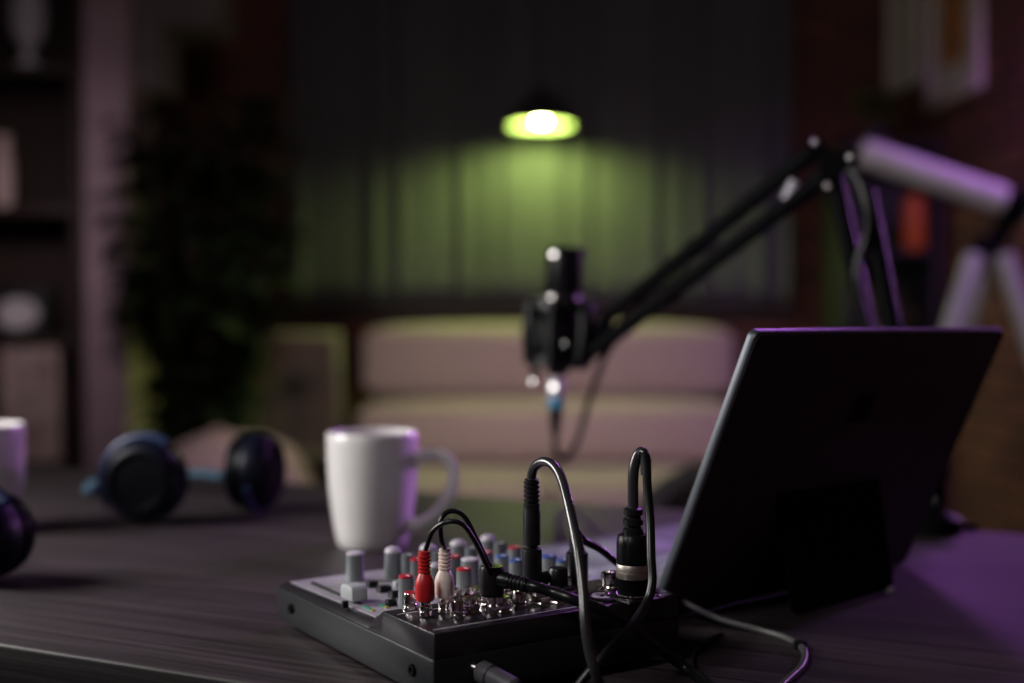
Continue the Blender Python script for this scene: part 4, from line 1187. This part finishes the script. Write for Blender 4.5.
rd = thing('camera', 'black box camera with a pale round front on the third bookshelf board', 'camera', (x, SD + 0.06, lev[1]))
bh = P(25, 286, SD).z - lev[1]
MB().box2((-0.085, -0.05, 0), (0.085, 0.06, bh), 0.008).build('body', M['pot'], rd)
MB().lathe([(0, 0), (0.054, 0), (0.054, 0.02), (0.048, 0.03), (0, 0.032)], 32, Matrix.Translation((-0.002, -0.05, bh * 0.45)) @ frame_z((0, -1, 0)) @ Matrix.Diagonal((1.25, 1, 1, 1))).build('front_disc', M['white_obj'], rd)
hh = P(0, 347, SD).z - lev[0]
picture('framed_picture', 'pale blotchy framed print standing on the lowest visible bookshelf board', 0.19, hh, 'pink_obj', 'art_pale', (P(33, 400, SD + 0.05).x, SD + 0.06, lev[0] + 0.0005), 0, -0.05, 0.015)

# ------------------------------------------------------------------ lights
def area(name, loc, target, size, power, col, shape='SQUARE', size_y=None, spread=None):
    l = bpy.data.lights.new(name, 'AREA'); l.energy = power; l.color = col; l.size = size
    if size_y: l.shape = 'RECTANGLE'; l.size_y = size_y
    if spread: l.spread = spread
    o = bpy.data.objects.new(name, l); C.objects.link(o); o.location = loc
    o.rotation_euler = (V(target) - V(loc)).to_track_quat('-Z', 'Y').to_euler()
    return o


area('key_softbox', (-0.98, 0.92, 1.17), (-0.05, 0.95, 0.82), 0.40, 11.0, (1.0, 0.96, 0.93))
area('room_fill', (0.5, -0.4, 2.45), (-0.15, 4.6, 1.25), 0.8, 2.6, (1.0, 0.80, 0.80), spread=math.radians(68))
area('sofa_fill', (-0.95, 1.5, 2.0), (0.15, 4.3, 0.55), 0.4, 2.2, (1.0, 0.80, 0.80), spread=math.radians(46))
area('purple_panel', (0.78, 2.5, 2.15), (0.35, 0.95, DESK), 0.30, 1.4, (0.60, 0.18, 0.95), spread=math.radians(70))
area('purple_side', (1.42, 2.25, 1.28), (-0.06, 1.05, 0.83), 0.20, 0.7, (0.66, 0.26, 0.95), spread=math.radians(30))
area('shelf_fill', (-0.95, 2.1, 1.75), (-1.6, 4.0, 1.15), 0.3, 0.45, (1.0, 0.82, 0.88), spread=math.radians(44))
area('front_fill', (-0.55, 0.1, 1.45), (0.15, 0.66, 0.76), 0.25, 0.42, (1.0, 0.95, 0.95), spread=math.radians(60))
area('purple_wall', (1.36, 2.55, 2.1), (1.50, 3.5, 1.0), 0.25, 3.6, (0.62, 0.24, 1.0), spread=math.radians(90))
w = bpy.data.worlds.new('world'); SC.world = w; w.use_nodes = True
w.node_tree.nodes['Background'].inputs[0].default_value = (0.02, 0.018, 0.025, 1)
w.node_tree.nodes['Background'].inputs[1].default_value = 1.0

SC.view_settings.view_transform = 'Standard'; SC.view_settings.look = 'None'
SC.view_settings.gamma = 1.0; SC.view_settings.exposure = 0.0; SC.view_settings.use_curve_mapping = False
